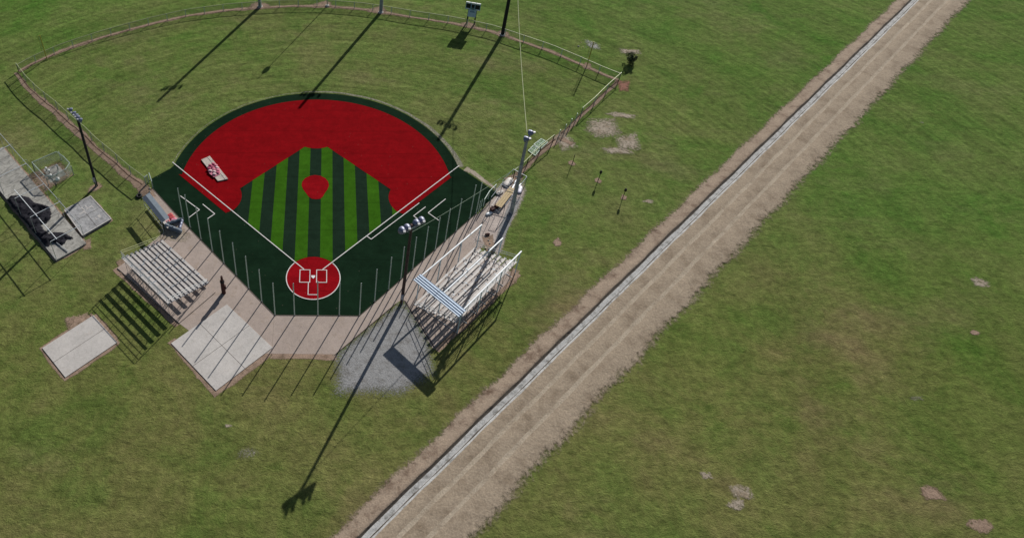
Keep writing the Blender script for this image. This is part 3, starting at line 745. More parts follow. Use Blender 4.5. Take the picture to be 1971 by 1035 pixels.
# ------------------------------------------------------------------ cables
def cable(name, a, c, sag, r, mat, label):
    a, c = V3(a), V3(c); pts = [a.lerp(c, i/20)-Vector((0, 0, sag*4*(i/20)*(1-i/20))) for i in range(21)]
    o = MB().tube(pts, r, 5).build(name, mat, None, origin=a); tag(o, label, 'cable')
bR = G(984, 409); bO = G(967, 67)
cable('overhead_cable', bR+Vector((-.9, 1.4, 41.3)), bO+Vector((1, 2, 40)), 3.0, .11, 'cable', 'long pale yellow overhead cable running from the right pole out to the outfield pole')
bM = G(773, 583)
cable('overhead_cable', bM+Vector((.6, 1.0, 36.6)), bR+Vector((0, 0, 27)), 1.0, .09, 'cable_green', 'grey green overhead cable over the right turf edge between two poles')

# ------------------------------------------------------------------ scoreboard
pa, pb = G(898.6, 44.5), G(912.9, 47)
sb = empty('scoreboard', (pa+pb)/2); tag(sb, 'blue and black scoreboard on two dark posts behind the outfield fence', 'scoreboard')
d = (pb-pa).normalized(); nrm = Vector((d.y, -d.x, 0)); cc = (pa+pb)/2
for p in (pa, pb): MB().beam(p, p+Vector((0, 0, 12.6)), .6, .6).build('post', 'black_pole', sb)
def onface(x0, x1, z0, z1, t0, t1, name, mat, par=sb):
    P = []
    for z in (z0, z1):
        for x, t in ((x0, t0), (x1, t0), (x1, t1), (x0, t1)): q = cc+d*x+nrm*t; P.append((q.x, q.y, z))
    return MB().quadbox(P).build(name, mat, par)
onface(-3.9, 3.9, 8.7, 12.9, .25, .6, 'panel', 'board_blue')
for x0, x1, z0, z1 in ((-3.55, -1.2, 9.5, 12.0), (-.75, .8, 9.9, 11.9), (1.2, 3.6, 9.5, 12.0)):
    onface(x0, x1, z0, z1, .6, .64, 'score_display', 'board_black')
for x0, x1 in ((-3.75, -1.6), (-1.1, 1.25), (1.5, 3.75)): onface(x0, x1, 12.35, 13.1, .3, .9, 'header_sign', 'board_white')
onface(-3.6, -1.7, 8.9, 9.3, .6, .645, 'label_strip', 'board_white'); onface(1.7, 3.6, 8.9, 9.3, .6, .645, 'label_strip', 'board_white')
onface(-.8, .7, 9.0, 9.7, .6, .645, 'label_strip', 'teal')
lp = onface(-2.15, 2.15, 4.3, 8.6, .27, .42, 'lower_sign', 'sign_pale')
for x0, x1, z0, z1 in ((-1.1, -.7, 7.2, 7.8), (-.6, 1.0, 7.55, 7.8), (-.5, 1.3, 7.1, 7.35), (-1.0, .7, 7.95, 8.1)): onface(x0, x1, z0, z1, .42, .44, 'sign_mark', 'ink', lp)

# foul poles with a mesh wing
def foul_pole(u, v, side, label):
    p = G(u, v); r = empty('foul_pole', p); tag(r, label, 'foul pole', 'yellow foul poles')
    MB().tube([p, p+Vector((0, 0, 14))], .23, 8).build('pole', 'yellow', r)
    wd = 1.3; dd = Vector((side, 0, 0))
    b = MB(); q = p+dd*wd
    b.tube([p+Vector((0, 0, 4.8)), q+Vector((0, 0, 4.8)), q+Vector((0, 0, 13.6)), p+Vector((0, 0, 13.6))], .07, 6)
    for z in (7.5, 10.5): b.tube([p+Vector((0, 0, z)), q+Vector((0, 0, z))], .05, 6)
    b.build('wing_frame', 'yellow', r)
    m = MB(); m.v = [p+Vector((0, 0, 4.8)), q+Vector((0, 0, 4.8)), q+Vector((0, 0, 13.6)), p+Vector((0, 0, 13.6))]; m.uv = [(0, 0), (wd*F, 0), (wd*F, 8.8*F), (0, 8.8*F)]; m.face((0, 1, 2, 3))
    m.build('wing_mesh', 'link', r)
foul_pole(90, 113, -1, 'faded yellow foul pole on the left field fence'); foul_pole(1130, 126, -1, 'faded yellow foul pole on the right field fence')

# ------------------------------------------------------------------ bleachers
def bleacher(A, B, back, rows, tread, rise, z0, label, frames=6, sidebars=True, seat='alu', foot='alu_dim', fw=.72, sw_=.86, drop=1.3):
    """A, B front corners; back unit vector; seats are separate boards"""
    A, B = V3(A), V3(B); bk = V3(back).normalized(); al = (B-A).normalized(); L = (B-A).length
    root = empty('bleacher', (A+B)/2); tag(root, label, 'bleacher', 'aluminium bleachers')
    up = Vector((0, 0, 1))
    for i in range(rows):
        c0 = bk*(i*tread); z = z0+i*rise
        p, q = A+c0, B+c0
        sbd = MB(); sbd.beam(p+up*z, q+up*z, sw_, .14)
        sbd.beam(p+up*(z-.12)+bk*.30, q+up*(z-.12)+bk*.30, .06, .14)
        so_ = sbd.build('seat_board', seat, root)
        for t in (.0, .2+.1*(i % 3), .5+.08*(i % 2), .8-.06*(i % 3), 1.0):       # joint sleeves and end caps on the board
            x = p.lerp(q, t); cl = MB(); wdt = .10 if t in (0, 1) else .22
            cl.beam(x+up*z-al*wdt, x+up*z+al*wdt, sw_+.09, .2); cl.build('joint_sleeve', 'alu_frame', so_)
        if i > 0:
            f_ = MB(); zz = max(.5, z-drop)
            f_.beam(p+up*zz-bk*(tread*.52), q+up*zz-bk*(tread*.50), fw, .1)
            f_.build('foot_board', foot, root)
    top = z0+(rows-1)*rise; dep = (rows-1)*tread
    for k in range(frames):
        x = A+al*(L*(k+.25)/(frames-.5)); b = MB()
        b.beam(x+up*.15-bk*.5, x+up*.15+bk*(dep+.6), .14, .16)
        b.beam(x+up*(z0-.35), x+bk*dep+up*(top-.35), .12, .2)
        for i in range(0, rows, 2):
            q = x+bk*(i*tread); b.beam(q+up*.15, q+up*(z0+i*rise-.1), .12)
            if i+2 < rows: b.beam(q+up*.25, q+bk*(2*tread)+up*(z0+(i+2)*rise-.4), .09)
        b.beam(x+bk*dep+up*.15, x+bk*dep+up*(top+3.3), .12)
        for i in range(rows): q = x+bk*(i*tread); b.beam(q+up*(z0+i*rise-.45), q+up*(z0+i*rise-.08), .12, .5, up=bk)
        b.build('support_frame', 'alu_frame', root)
    b = MB()                            # back cross bracing
    for k in range(frames-1):
        x = A+al*(L*(k+.25)/(frames-.5))+bk*dep; y = A+al*(L*(k+1.25)/(frames-.5))+bk*dep
        b.beam(x+up*.3, y+up*(top-.6), .09); b.beam(x+up*(top-.6), y+up*.3, .09)
    b.build('cross_brace', 'alu_frame', root)
    for zz in (1.2, 2.2, 3.3):
        MB().tube([A+bk*(dep+.1)+up*(top+zz), B+bk*(dep+.1)+up*(top+zz)], .085, 6).build('back_rail', 'galv', root)
    if sidebars:
        for e_, E_ in ((-1, A), (1, B)):
            E2 = E_+al*(e_*.25); b = MB()
            for dz in (2.2, 3.3): b.tube([E2+up*(z0+dz-.8), E2+bk*dep+up*(top+dz)], .085, 6)
            for i in range(0, rows, 3):
                q = E2+bk*(i*tread); b.tube([q+up*(z0+i*rise-.3), q+up*(z0+i*rise+3.2-.8*(1-i/rows))], .07, 6)
            b.build('side_rail', 'rail_yellow' if E_ is B and label.startswith('left') else 'galv', root)
    return root
bl = bleacher((-38.7, -4.2), (-59.2, 16.2), (-.63, -.777), 10, 1.99, .70, 1.5, 'left aluminium bleacher without a roof beside the left concrete walk', fw=1.02, sw_=.98, drop=.95)
br = bleacher((36.6, -13.2), (61.8, 13.6), (.735, -.678), 9, 2.1, .72, 1.5, 'right aluminium bleacher under an almost bare canopy frame', frames=7, fw=.55, sw_=.84, drop=.95)
# canopy frame over the right bleacher
cn = empty('canopy_frame', (50, -5, 0)); tag(cn, 'white steel canopy frame standing over the right bleacher, mostly without sheets', 'canopy')
HB = 12.2
pA0, pA1 = G(805, 536, HB), G(927.7, 432.5, HB)
pC0, pC1 = G(886, 602, HB), G(1003.7, 483.6, HB)
pB1 = G(967.9, 458.6, HB); pB0 = pA0.lerp(pC0, (pB1-pA1).length/(pC1-pA1).length)
for a_, c_ in ((pA0, pA1), (pB0, pB1), (pC0, pC1)):
    MB().beam(a_, c_, .42, .5).build('roof_beam', 'white_steel', cn)
    for k, t in enumerate((.02, .34, .67, .985)):
        q = a_.lerp(c_, t)
        if a_ is pB0 and k in (1, 2): continue
        MB().tube([(q.x, q.y, 0), (q.x, q.y, HB-.2)], .22, 8).build('post', 'blue_steel', cn)
MB().beam(pA0+(pA1-pA0).normalized()*1.2-Vector((0, 0, .32)), pC0+(pC1-pC0).normalized()*1.2-Vector((0, 0, .32)), .3, .3).build('rafter', 'blue_steel', cn)
# the one remaining roof sheet bay: ribbed, four pale ridges
da = (pA1-pA0).normalized(); ac = (pC0-pA0); e0, e1 = pA0-ac.normalized()*.6, pC0+ac.normalized()*.9
b = MB(); wd = 4.0; nrib = 4
for i in range(nrib*4+1):
    pass
prof = []
for i in range(nrib):
    x = i*wd/nrib
    prof += [(x, .0), (x+.07, .24), (x+.50, .24), (x+.57, .0)]
prof.append((wd, 0))
st = -2.0
for E_ in (e0, e1):
    for x, z in prof: b.v.append(E_+da*(st+x)+Vector((0, 0, .36+z)))
    for x, z in prof[::-1]: b.v.append(E_+da*(st+x)+Vector((0, 0, .30+z)))
n2 = 2*len(prof)
for i in range(n2):
    j = (i+1) % n2; b.k = 0
    if i < len(prof)-1 and i % 4 in (0, 1, 2): b.k = 1
    b.face((i, j, n2+j, n2+i))
b.face(range(n2)[::-1]); b.face(range(n2, 2*n2))
b.build('roof_sheet', ['panel_blue', 'panel_pale'], cn)

# ------------------------------------------------------------------ batting cage
cg = empty('batting_cage', (-110, 25, 0)); tag(cg, 'white pipe batting cage frame over the long grey slab on the left', 'batting cage')
cl_ = Vector((-98.0, 7.0, 0)); cd_ = Vector((-50.7, 56.0, 0)).normalized(); cw = Vector((9.5, 8.6, 0)).normalized(); Wc = 12.6; Hc = 10.4
arch = [0.3, 17.0, 30.5, 46.5, 62, 74]
for k, s_ in enumerate(arch):
    a_ = cl_+cd_*s_+cw*.15; c_ = a_+cw*(Wc-.1); lz = .7
    b = MB(); b.tube([a_+Vector((0, 0, lz)), a_+Vector((0, 0, Hc))], .12, 6); b.build('upright', 'galv', cg)
    b = MB(); b.tube([c_+Vector((0, 0, lz)), c_+Vector((0, 0, Hc))], .10, 6); b.build('upright', 'galv', cg)
    MB().tube([a_+Vector((0, 0, Hc)), c_+Vector((0, 0, Hc))], .13, 6).build('crossbar', 'white_steel', cg)
c0 = cl_+cw*(Wc+.1)+Vector((0, 0, Hc))
MB().tube([c0, c0+cd_*76], .13, 6).build('side_rail', 'galv', cg)
MB().tube([G(109, 460, Hc+.2), G(27.6, 365, Hc+.2)], .15, 6).build('ridge_pipe', 'white_steel', cg)
MB().tube([cl_+Vector((0, 0, 1.0)), cl_+Vector((0, 0, 1.0))+cd_*3], .1, 6).build('bottom_pipe', 'galv', cg)
r = MB().tube([G(105, 464, 1.0), G(130.5, 483.5, 1.0)], .17, 6).build('loose_pipe', 'galv', None, origin=G(117, 473)); tag(r, 'loose pale pipe lying on the near end of the batting cage slab', 'pipe')
# curved side brackets outside the cage
for (u, v), lab in (((22, 290), 'farthest'), ((50, 320), 'middle'), ((113, 395), 'nearest')):
    p = G(u-4, v+8, .7); pts = [p+Vector((0, 0, 0)), p+Vector((0, 0, 4.2)), p+cw*.6+Vector((0, 0, 4.8)), p+cw*2.2+Vector((0, 0, 5.0)), p+cw*2.6+Vector((0, 0, 4.4)), p+cw*2.7+Vector((0, 0, .0))]
    o = MB().tube(pts, .08, 6).build('hoop', 'rail_teal', None, origin=p); tag(o, '%s of the three thin bent pipe hoops beside the batting cage slab' % lab, 'pipe hoop', 'pipe hoops beside the batting cage')
# heap of fallen black net
out = [(11, 385), (20, 376), (38, 375), (57, 379), (67, 389), (80, 392), (96, 397), (100, 408), (99, 420), (90, 430), (80, 432), (85, 440), (95, 449), (104, 446), (122, 446), (133, 452), (146, 459), (130, 461), (126, 468), (119, 473), (108, 470), (100, 466), (94, 475), (86, 474), (70, 455), (50, 432), (30, 408)]
P = [G(u, v, .9) for u, v in out]
b = MB(); nn = len(P); spine = [G(38, 395, .9), G(60, 412, .9), G(80, 420, .9), G(84, 440, .9), G(100, 455, .9), G(118, 459, .9)]
from mathutils import noise as mn
def inside(x, y):
    c = False; j = len(P)-1
    for i in range(len(P)):
        if (P[i].y > y) != (P[j].y > y) and x < (P[j].x-P[i].x)*(y-P[i].y)/(P[j].y-P[i].y)+P[i].x: c = not c
        j = i
    return c
def edist(x, y):
    q = Vector((x, y, 0)); best = 99
    for i in range(len(P)):
        a_, c_ = Vector((P[i].x, P[i].y, 0)), Vector((P[(i+1) % nn].x, P[(i+1) % nn].y, 0)); t = max(0, min(1, (q-a_).dot(c_-a_)/max(1e-6, (c_-a_).length_squared)))
        best = min(best, (q-a_.lerp(c_, t)).length)
    return best
x0, x1 = min(p.x for p in P), max(p.x for p in P); y0, y1 = min(p.y for p in P), max(p.y for p in P); st = .42; idx = {}
nx, ny = int((x1-x0)/st)+2, int((y1-y0)/st)+2
for i in range(nx):
    for j in range(ny):
        x, y = x0+i*st, y0+j*st
        if inside(x, y):
            dd = edist(x, y); nz = mn.noise(Vector((x*.45, y*.45, 0)))+.6*mn.noise(Vector((x*1.2, y*1.2, 3)))+.5*abs(mn.noise(Vector((x*2.2, y*.9, 7))))
            idx[i, j] = len(b.v); b.v.append(Vector((x, y, .72+min(1, dd/1.2)*(.7+.75*nz)+.22*abs(mn.noise(Vector((x*1.5+y*1.5, (x-y)*.5, 2)))))))
for (i, j), a_ in idx.items():
    q = [idx.get(k) for k in ((i, j), (i+1, j), (i+1, j+1), (i, j+1))]
    if None not in q: b.face(q)
tag(b.build('fallen_net', 'net', None, origin=(-110, 25, .7), smooth=True), 'heap of collapsed black netting on the batting cage slab', 'net')

# ------------------------------------------------------------------ pump enclosure
q4 = [G(67, 329), G(117, 307), G(144, 335.5), G(97, 361)]
patch('dirt_patch', [G(48, 336), G(117, 306), G(148, 336), G(97, 366), G(82, 374)], 'dirt', .066, inset=.8)
struct(slab('pump_pad', [G(84, 327), G(110, 316), G(128, 336), G(98, 352)], .12, 'concrete_grey'))
fence('enclosure_fence', q4+[q4[0]], 5.0, 'square pale chain link enclosure round the valves on the left', post='galv', rail='rail_teal', link='link_pale', gap=12)
vs_ = [((90, 329), 1.6, 'leftmost white capped valve in the enclosure'), ((95.5, 333), 1.5, 'second white capped valve from the left in the enclosure'), ((98.5, 340), .9, 'low white capped valve at the centre of the enclosure'), ((112, 327), 2.6, 'tallest valve riser with white cap in the enclosure')]
for (u, v), h, lab in vs_:
    p = G(u, v); r = empty('water_valve', p); tag(r, lab, 'valve', 'valves inside the enclosure')
    MB().tube([p, p+Vector((0, 0, h))], .2, 8).build('riser', 'teal', r)
    MB().lathe(p+Vector((0, 0, h)), [(.45, -.2), (.52, .1), (.35, .45), (.1, .5)], 10).build('cap', 'white_plastic', r, smooth=True)
p = G(111, 346); r = empty('tank_lid', p); MB().lathe(p, [(.95, .05), (.95, .6), (.7, .95), (.2, 1.05)], 14).build('dome', 'white_plastic', r, smooth=True); MB().lathe(p, [(1.1, 0), (1.1, .12)], 14).build('rim', 'teal', r)
tag(r, 'round white tank lid at the near side of the enclosure', 'tank lid')
o = MB().tube([G(98, 341, .6), G(104, 338, .6), G(112, 334, .6), G(112, 328, .6)], .16, 6).build('pipe', 'teal', None, origin=G(104, 338)); tag(o, 'dark teal pipe lying between the valves in the enclosure', 'pipe')

# ------------------------------------------------------------------ left dugout
H7 = 6.6
qa, qb = G(283, 380, H7), G(318, 424, H7)      # roof centre line
sdv = Vector((-tos.x/tos.z, -tos.y/tos.z, 0))
dg = empty('dugout_shelter', ((qa.x+qb.x)/2, (qa.y+qb.y)/2, 0)); tag(dg, 'narrow grey metal roofed bench shelter beside the left concrete walk', 'dugout')
du = Vector((qb.x-qa.x, qb.y-qa.y, 0)).normalized(); dw = Vector((-du.y, du.x, 0))
qa = qa-du*1.5
L_ = 26.0 if False else Vector((qb.x-qa.x, qb.y-qa.y, 0)).length
def along2(s_, t, z): p = Vector((qa.x, qa.y, 0))+du*s_+dw*t; return Vector((p.x, p.y, z))
b = MB(); b.quadbox([along2(0, .1, H7), along2(L_, .1, H7), along2(L_, 1.9, H7+.35), along2(0, 1.9, H7+.35), along2(0, .1, H7+.1), along2(L_, .1, H7+.1), along2(L_, 1.9, H7+.45), along2(0, 1.9, H7+.45)]); b.build('roof_sheet', 'roof_metal', dg)
b = MB(); b.quadbox([along2(0, -1.6, H7-.5), along2(L_, -1.6, H7-.5), along2(L_, .08, H7-.02), along2(0, .08, H7-.02), along2(0, -1.6, H7-.4), along2(L_, -1.6, H7-.4), along2(L_, .08, H7+.09), along2(0, .08, H7+.09)]); b.build('roof_sheet', 'roof_dark', dg)
for s_ in (.6, L_/2, L_-.6):
    for t in (-1.4, 1.5): MB().tube([along2(s_, t, 0), along2(s_, t, H7-.25)], .12, 6).build('post', 'galv', dg)
b = MB(); b.beam(along2(.3, .9, 1.5), along2(L_-.3, .9, 1.5), 1.1, .16)
b.build('bench_seat', 'alu', dg)
for s_ in (1.2, L_*.5, L_-1.2): MB().beam(along2(s_, .9, 0), along2(s_, .9, 1.45), .14, .8).build('bench_leg', 'galv', dg)
MB().tube([along2(.6, -1.4, 3), along2(L_-.6, -1.4, 3)], .08, 6).build('back_rail', 'galv', dg)
# red bags and grey rolls beside it
def bag(p, L1, W1, H1, ang_, mat, label, name='bag', cat='bag', group=None, z=0.0):
    b = MB(); p = V3(p); n = 8; m_ = 5
    for i in range(n+1):
        for j in range(m_*2):
            a = 2*math.pi*j/(m_*2); x = (i/n-.5); e_ = (1-abs(2*x)**4)**.5*.9+.1
            y = math.cos(a)*W1/2*e_; zz = H1/2+math.sin(a)*H1/2*e_*(.85+.15*math.sin(i*2.1+j))
            xx = x*L1
            b.v.append(Vector((p.x+xx*math.cos(ang_)-y*math.sin(ang_), p.y+xx*math.sin(ang_)+y*math.cos(ang_), p.z+z+zz)))
    k = m_*2
    for i in range(n):
        for j in range(k): b.face((i*k+j, i*k+(j+1) % k, (i+1)*k+(j+1) % k, (i+1)*k+j))
    b.face(range(k)[::-1]); b.face(range(n*k, n*k+k))
    o = b.build(name, mat, None, origin=p+Vector((0, 0, z)), smooth=True); tag(o, label, cat, group); return o
p = G(326, 424)
pl = empty('pallet', p); tag(pl, 'wooden pallet carrying the red bags at the end of the left dugout', 'pallet')
aR_ = math.atan2(du.y, du.x)
for k in range(5): MB().box(p+dw*((k-2)*1.0)+Vector((0, 0, .45)), (5, .7, .1), aR_).build('deck_board', 'wood', pl)
for k in (-1, 0, 1): MB().box(p+du*(k*2.2)+Vector((0, 0, .2)), (.35, 4.8, .4), aR_).build('stringer', 'wood', pl)
k = 0
for i in (-1.5, .1, 1.6):
    for j in (-1.3, 1.2):
        bag(p+du*i+dw*j, 2.7, 1.9, .9, aR_+math.pi/2+random.uniform(-.2, .2), ['red_tarp', 'red_tarp', 'pink_white', 'red_tarp', 'red_tarp', 'pink'][k],
            ['red bag at the far left of the pallet by the left dugout', 'red bag at the far right of the pallet by the left dugout', 'pale bag in the middle left of the pallet by the left dugout', 'red bag in the middle right of the pallet by the left dugout', 'red bag at the near left of the pallet by the left dugout', 'pink bag at the near right of the pallet by the left dugout'][k],
            group='bags on the pallet by the left dugout', z=.5); k += 1
def roll(a_, c_, r_, mat, label):
    a_, c_ = V3(a_), V3(c_); n = 10; pts = [a_.lerp(c_, i/n)+Vector((0, 0, r_+.08*math.sin(i*2))) for i in range(n+1)]
    o = MB().tube(pts, [r_*(1+.12*math.sin(i*1.7)) for i in range(n+1)], 10).build('fabric_roll', mat, None, origin=a_, smooth=True)
    tag(o, label, 'roll', 'grey fabric rolls by the left dugout')
roll(G(319, 437), G(349, 449), .95, 'grey_roll', 'lower of the grey fabric rolls beside the pallet by the left dugout')
roll(G(321, 433), G(352, 424), .75, 'grey_roll', 'upper of the grey fabric rolls beside the pallet by the left dugout')
roll(G(351, 426), G(346, 443), .6, 'lamp_shell', 'short grey fabric roll closing the triangle beside the left dugout')
for (u, v), lab in (((268, 378), 'dark round tyre at the far end of the left dugout'),):
    p = G(u, v); o = MB(); b = o
    R_, r_ = .95, .38; n, m_ = 16, 8
    for i in range(n):
        for j in range(m_):
            a, c = 2*math.pi*i/n, 2*math.pi*j/m_; b.v.append(p+Vector(((R_+r_*math.cos(c))*math.cos(a), (R_+r_*math.cos(c))*math.sin(a), r_+r_*math.sin(c))))
    for i in range(n):
        for j in range(m_): b.face((i*m_+j, ((i+1) % n)*m_+j, ((i+1) % n)*m_+(j+1) % m_, i*m_+(j+1) % m_))
    tag(b.build('tyre', 'black', None, origin=p, smooth=True), lab, 'tyre')

# ------------------------------------------------------------------ right dugout: bare frame over a yellow bench
rd = empty('dugout_shelter', G(965, 390)); tag(rd, 'bare pipe dugout frame without a roof beside the tall right pole', 'dugout')
ra, rc = G(950, 404), G(992, 350)
ru = (rc-ra).normalized(); rw = Vector((ru.y, -ru.x, 0)); RL = (rc-ra).length
def R_(s_, t, z): p = ra+ru*s_+rw*t; return Vector((p.x, p.y, z))
for s_ in (0, RL/2, RL):
    for t in (-2.0, 4.2):
        MB().tube([R_(s_, t, 0), R_(s_, t, 6.2 if t < 0 else 5.4)], .12, 6).build('post', 'roof_dark', rd)
MB().tube([R_(0, 4.2, 5.4), R_(RL, 4.2, 5.4)], .13, 6).build('roof_beam', 'roof_dark', rd)
MB().tube([R_(0, -2, 6.2), R_(RL*.55, -2, 6.2)], .13, 6).build('roof_beam', 'roof_dark', rd)
MB().tube([R_(RL*.45, 4.2, 5.4), R_(RL*.45, -2, 6.2)], .11, 6).build('rafter', 'roof_dark', rd)
MB().tube([R_(RL, 4.2, 5.4), R_(RL, -2, 6.2)], .11, 6).build('rafter', 'white_steel', rd)
MB().tube([R_(RL, -2, 6.2), R_(RL*.7, -3.6, 3.2)], .11, 6).build('loose_strut', 'white_steel', rd)
bn = empty('bench', R_(RL*.4, 1.0, 0)); tag(bn, 'long yellow plank bench inside the right dugout frame', 'bench')
for t in (.2, 1.1, 2.0): MB().beam(R_(1.5, t, 1.5), R_(RL*.72, t, 1.5), .8, .14).build('seat_plank', 'wood', bn)
for s_ in (2.2, RL*.35, RL*.66): MB().beam(R_(s_, 1.1, 0), R_(s_, 1.1, 1.42), .2, 1.8).build('leg', 'galv', bn)
for k, (s_, t, z, ln, a_) in enumerate(((RL*.8, -.6, .15, 8, .35), (RL*.84, 2.2, .2, 7, -.1), (RL*.9, .4, .35, 6, .15), (RL*.3, -1.8, .12, 9, .05))):
    p = R_(s_, t, z); an = math.atan2(ru.y, ru.x)+a_; v_ = Vector((math.cos(an), math.sin(an), 0))*ln/2
    o = MB().beam(p-v_, p+v_, .5, .12).build('loose_board', ['alu', 'white_steel', 'white_steel', 'alu_dim'][k], None, origin=p)
    tag(o, ['pale loose board lying left of the bench at the far end of the right dugout', 'white loose board leaning beside the tall pole in the right dugout', 'white board on top of the pile at the far end of the right dugout', 'dull loose board lying on the field side of the yellow bench'][k], 'board', 'loose boards in the right dugout')
for k, (u, v) in enumerate(((947, 405), (956, 399))):
    p = G(u, v); o = MB().box(p+Vector((0, 0, .7)), (1.6, 1.4, 1.4), .6); o.box(p+Vector((0, 0, 1.46)), (1.7, 1.5, .12), .6)
    tag(o.build('crate', 'rust', None, origin=p), ['dark brown crate at the near end of the yellow bench, the nearer of two', 'dark brown crate right beside the plank of the yellow bench, the farther of two'][k], 'crate', 'dark crates by the right dugout bench')
for k, (u, v, L1, W1, H1, a_, mt_, lab) in enumerate(((978, 352, 6.5, 3.0, .9, .9, 'alu', 'crumpled pale tarp at the far end of the right dugout'), (962, 372, 4.0, 1.8, .7, .7, 'concrete_white', 'pale sack on the field side of the yellow bench'),
        (1000, 366, 5.0, 2.0, .6, 1.2, 'pale_metal', 'flattened grey sack on the gravel beside the tall right pole'), (941, 412, 3.2, 1.5, .7, .5, 'white_steel', 'small white sack near the last backstop post on the right'), (938, 452, 2.2, 1.3, .6, .3, 'rust', 'dark sack on the dirt between the right dugout and the right bleacher'))):
    bag(G(u, v), L1, W1, H1, a_, mt_, lab, name='sack', cat='sack', group='sacks and tarps around the right dugout', z=.08)
b = MB(); 
for (u, v) in ((927, 436), (940, 428), (952, 418)):
    p = G(u, v); b = MB(); b.tube([p, p+Vector((0, 0, 4.2))], .1, 6); b.tube([p+Vector((0, 0, 4.2)), p+Vector((1.8, -1.6, 3.6))], .08, 6)
    k = (927, 940, 952).index(u)
    tag(b.build('pipe_stand', 'roof_dark', None, origin=p), ['nearest', 'middle', 'farthest'][k]+' of three dark bent pipe stands behind the right end of the backstop posts', 'pipe stand', 'bent pipe stands by the right dugout')
# strewn stones near both dugouts
rs = random.Random(3); spots = []
for (u, v, du_, dv_, n_) in ((990, 346, 12, 7, 14), (928, 470, 16, 9, 7), (945, 478, 10, 8, 5), (283, 362, 8, 8, 6), (343, 452, 14, 7, 8), (1128, 84, 16, 8, 8)):
    for _ in range(n_): spots.append((u+rs.uniform(-du_, du_), v+rs.uniform(-dv_, dv_)))
b = MB()
for (u, v) in spots:
    p = G(u, v); r_ = rs.uniform(.18, .55)
    b.k = rs.randint(0, 1)
    b.lathe(p, [(r_*.8, 0), (r_, r_*.35), (r_*.6, r_*.75), (r_*.1, r_*.85)], 6, (rs.uniform(-.3, .3), rs.uniform(-.3, .3), 1))
o = b.build('stone_rubble', ['wood', 'concrete_grey']); o['kind'] = 'stuff'; o['label'] = 'scattered stones and clods of rubble beside the dugouts'; o['category'] = 'rubble'

# ------------------------------------------------------------------ posts with dark heads on the right lawn
for k, ((u, v), (tu, tv), hd) in enumerate((((1101.5, 315), (1109.5, 298), False), ((1151.5, 346.5), (1160, 330.5), True), ((1198.5, 381), (1207, 365), True))):
    p = G(u, v); h = 5.2; r = empty('range_post', p)
    MB().tube([p, p+Vector((0, 0, h))], .14, 8).build('pole', 'black', r)
    if hd: MB().lathe(p+Vector((0, 0, h-1.5)), [(.16, 0), (.46, .25), (.52, .9), (.42, 1.5), (.12, 1.7)], 10).build('head', 'black', r, smooth=True)
    MB().lathe(p, [(.3, 0), (.3, .1), (.15, .15)], 8).build('base_plate', 'black', r)
    tag(r, ['thin black post without a head in a dirt patch on the right lawn', 'black post with an oval head in the middle dirt patch on the right lawn', 'black post with an oval head at the right edge of the lawn'][k], 'post', 'black posts on the right lawn')

# ------------------------------------------------------------------ bags on the red infield
bd = [G(387.5, 309), G(404, 302), G(439, 346), G(419.5, 350)]
bo = empty('mat_board', sum(bd, Vector())/4); tag(bo, 'weathered flat board lying on the red infield under pink bags', 'board')
ctr = sum(bd, Vector())/4; ul = ((bd[3]-bd[0])+(bd[2]-bd[1])).normalized(); uw = Vector((-ul.y, ul.x, 0))
q1 = [(p.x, p.y) for p in (bd[0], bd[0].lerp(bd[1], .68), bd[3].lerp(bd[2], .68), bd[3])]
q2 = [(p.x, p.y) for p in (bd[0].lerp(bd[1], .72), bd[1], bd[2], bd[3].lerp(bd[2], .72))]
MB().prism(q1, .14, .55).build('wide_panel', 'ply', bo); MB().prism(q2, .14, .62).build('narrow_panel', 'ply', bo)
lay = [(-2.6, -1.0), (-2.5, .5), (-1.1, -1.5), (-1.0, .2), (-1.1, 1.7), (.4, -1.3), (.5, .4), (.6, 2.0), (1.9, -.8), (2.0, .8), (3.3, -.1), (3.4, 1.5)]
tp = MB(); tc = ctr+ul*.4-uw*.2; tp.prism([tuple((tc+ul*x-uw*y)[:2]) for x, y in ((-3.9, -1.6), (-1.8, 2.3), (1.0, 2.9), (4.4, 2.3), (4.2, -.8), (1.6, -2.0), (-1.5, -2.3))], .64, .70)
tag(tp.build('tarp', 'pink', None, origin=tc+Vector((0, 0, .64))), 'magenta pink tarp spread under the pile of bags on the infield board', 'tarp')
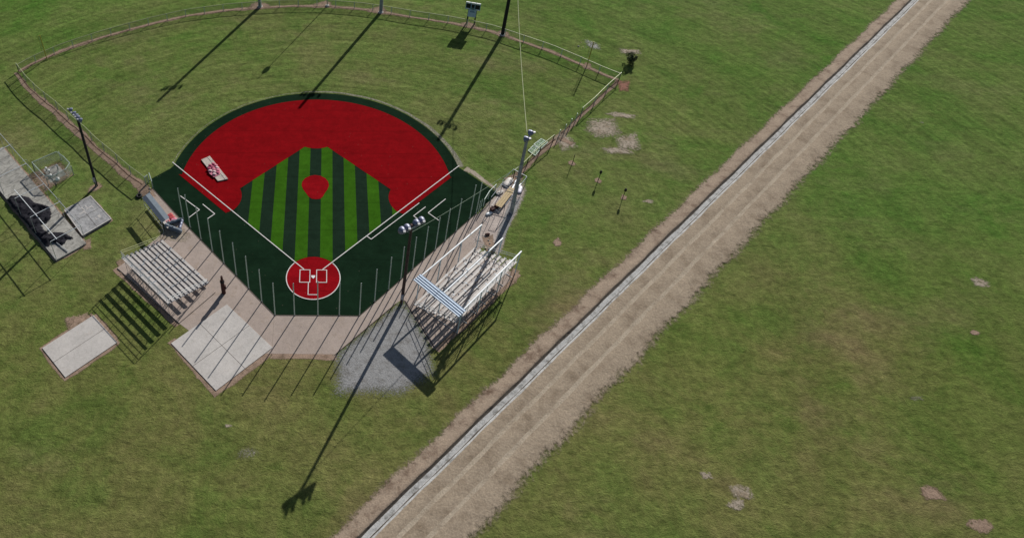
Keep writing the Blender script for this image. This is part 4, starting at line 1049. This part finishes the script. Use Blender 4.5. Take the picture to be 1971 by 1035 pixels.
names = ['magenta bag at the far left corner', 'magenta bag at the far middle', 'pink bag in the second row, left', 'dark magenta bag in the second row, middle', 'magenta bag in the second row, right', 'pale pink bag left of the centre', 'pink bag at the centre', 'pale bag right of the centre', 'pink bag near the lower left', 'pale pink bag near the lower middle', 'magenta bag at the near left', 'pale pink bag at the near right corner']
cols = ['magenta', 'magenta', 'pink', 'magenta', 'magenta', 'pink_white', 'pink', 'pink_white', 'pink', 'pink_white', 'magenta', 'pink_white']
an = math.atan2(ul.y, ul.x)
for (x, y), nm, cm in zip(lay, names, cols):
    bag(ctr+ul*x+uw*(-y), 1.75, 1.2, .5, an+random.uniform(-.3, .3)+.6, cm, nm+' of the pile on the infield board', group='pink bags on the infield board', z=.71)

# shrub at the right side of the lawn
def shrub(p, R_s, h, label, seed):
    r_ = random.Random(seed); root = empty('shrub', p); tag(root, label, 'shrub')
    t = MB()
    for k in range(5):
        a = k*1.3; t.tube([p, p+Vector((math.cos(a)*R_s*.3, math.sin(a)*R_s*.3, h*.5)), p+Vector((math.cos(a)*R_s*.55, math.sin(a)*R_s*.55, h*.8))], [.16, .1, .04], 5)
    t.build('stem', 'bark', root)
    b = MB(); cl2 = [(Vector((r_.gauss(0, .42)*R_s, r_.gauss(0, .42)*R_s, h*r_.uniform(.25, .9))), r_.uniform(.2, .4)*R_s) for _ in range(16)]
    for c, rr in cl2:
        for _ in range(130):
            d_ = Vector((r_.gauss(0, 1), r_.gauss(0, 1), r_.gauss(0, 1))).normalized()*rr*r_.uniform(.5, 1.05); q = p+c+d_
            if q.z < .1: q.z = .1+r_.random()*.5
            u_ = Vector((r_.gauss(0, 1), r_.gauss(0, 1), r_.gauss(0, .6))).normalized()*.22; w_ = u_.cross(Vector((r_.gauss(0, 1), r_.gauss(0, 1), r_.gauss(0, 1)))).normalized()*.14
            b.poly([q-u_, q+w_, q+u_, q-w_])
    b.build('foliage', 'leaf', root)
shrub(G(1212, 122), 3.4, 5.0, 'dark bushy shrub on the lawn beyond the right field corner', 5)

for o in COL.objects:
    if '_o' in o.keys(): del o['_o']
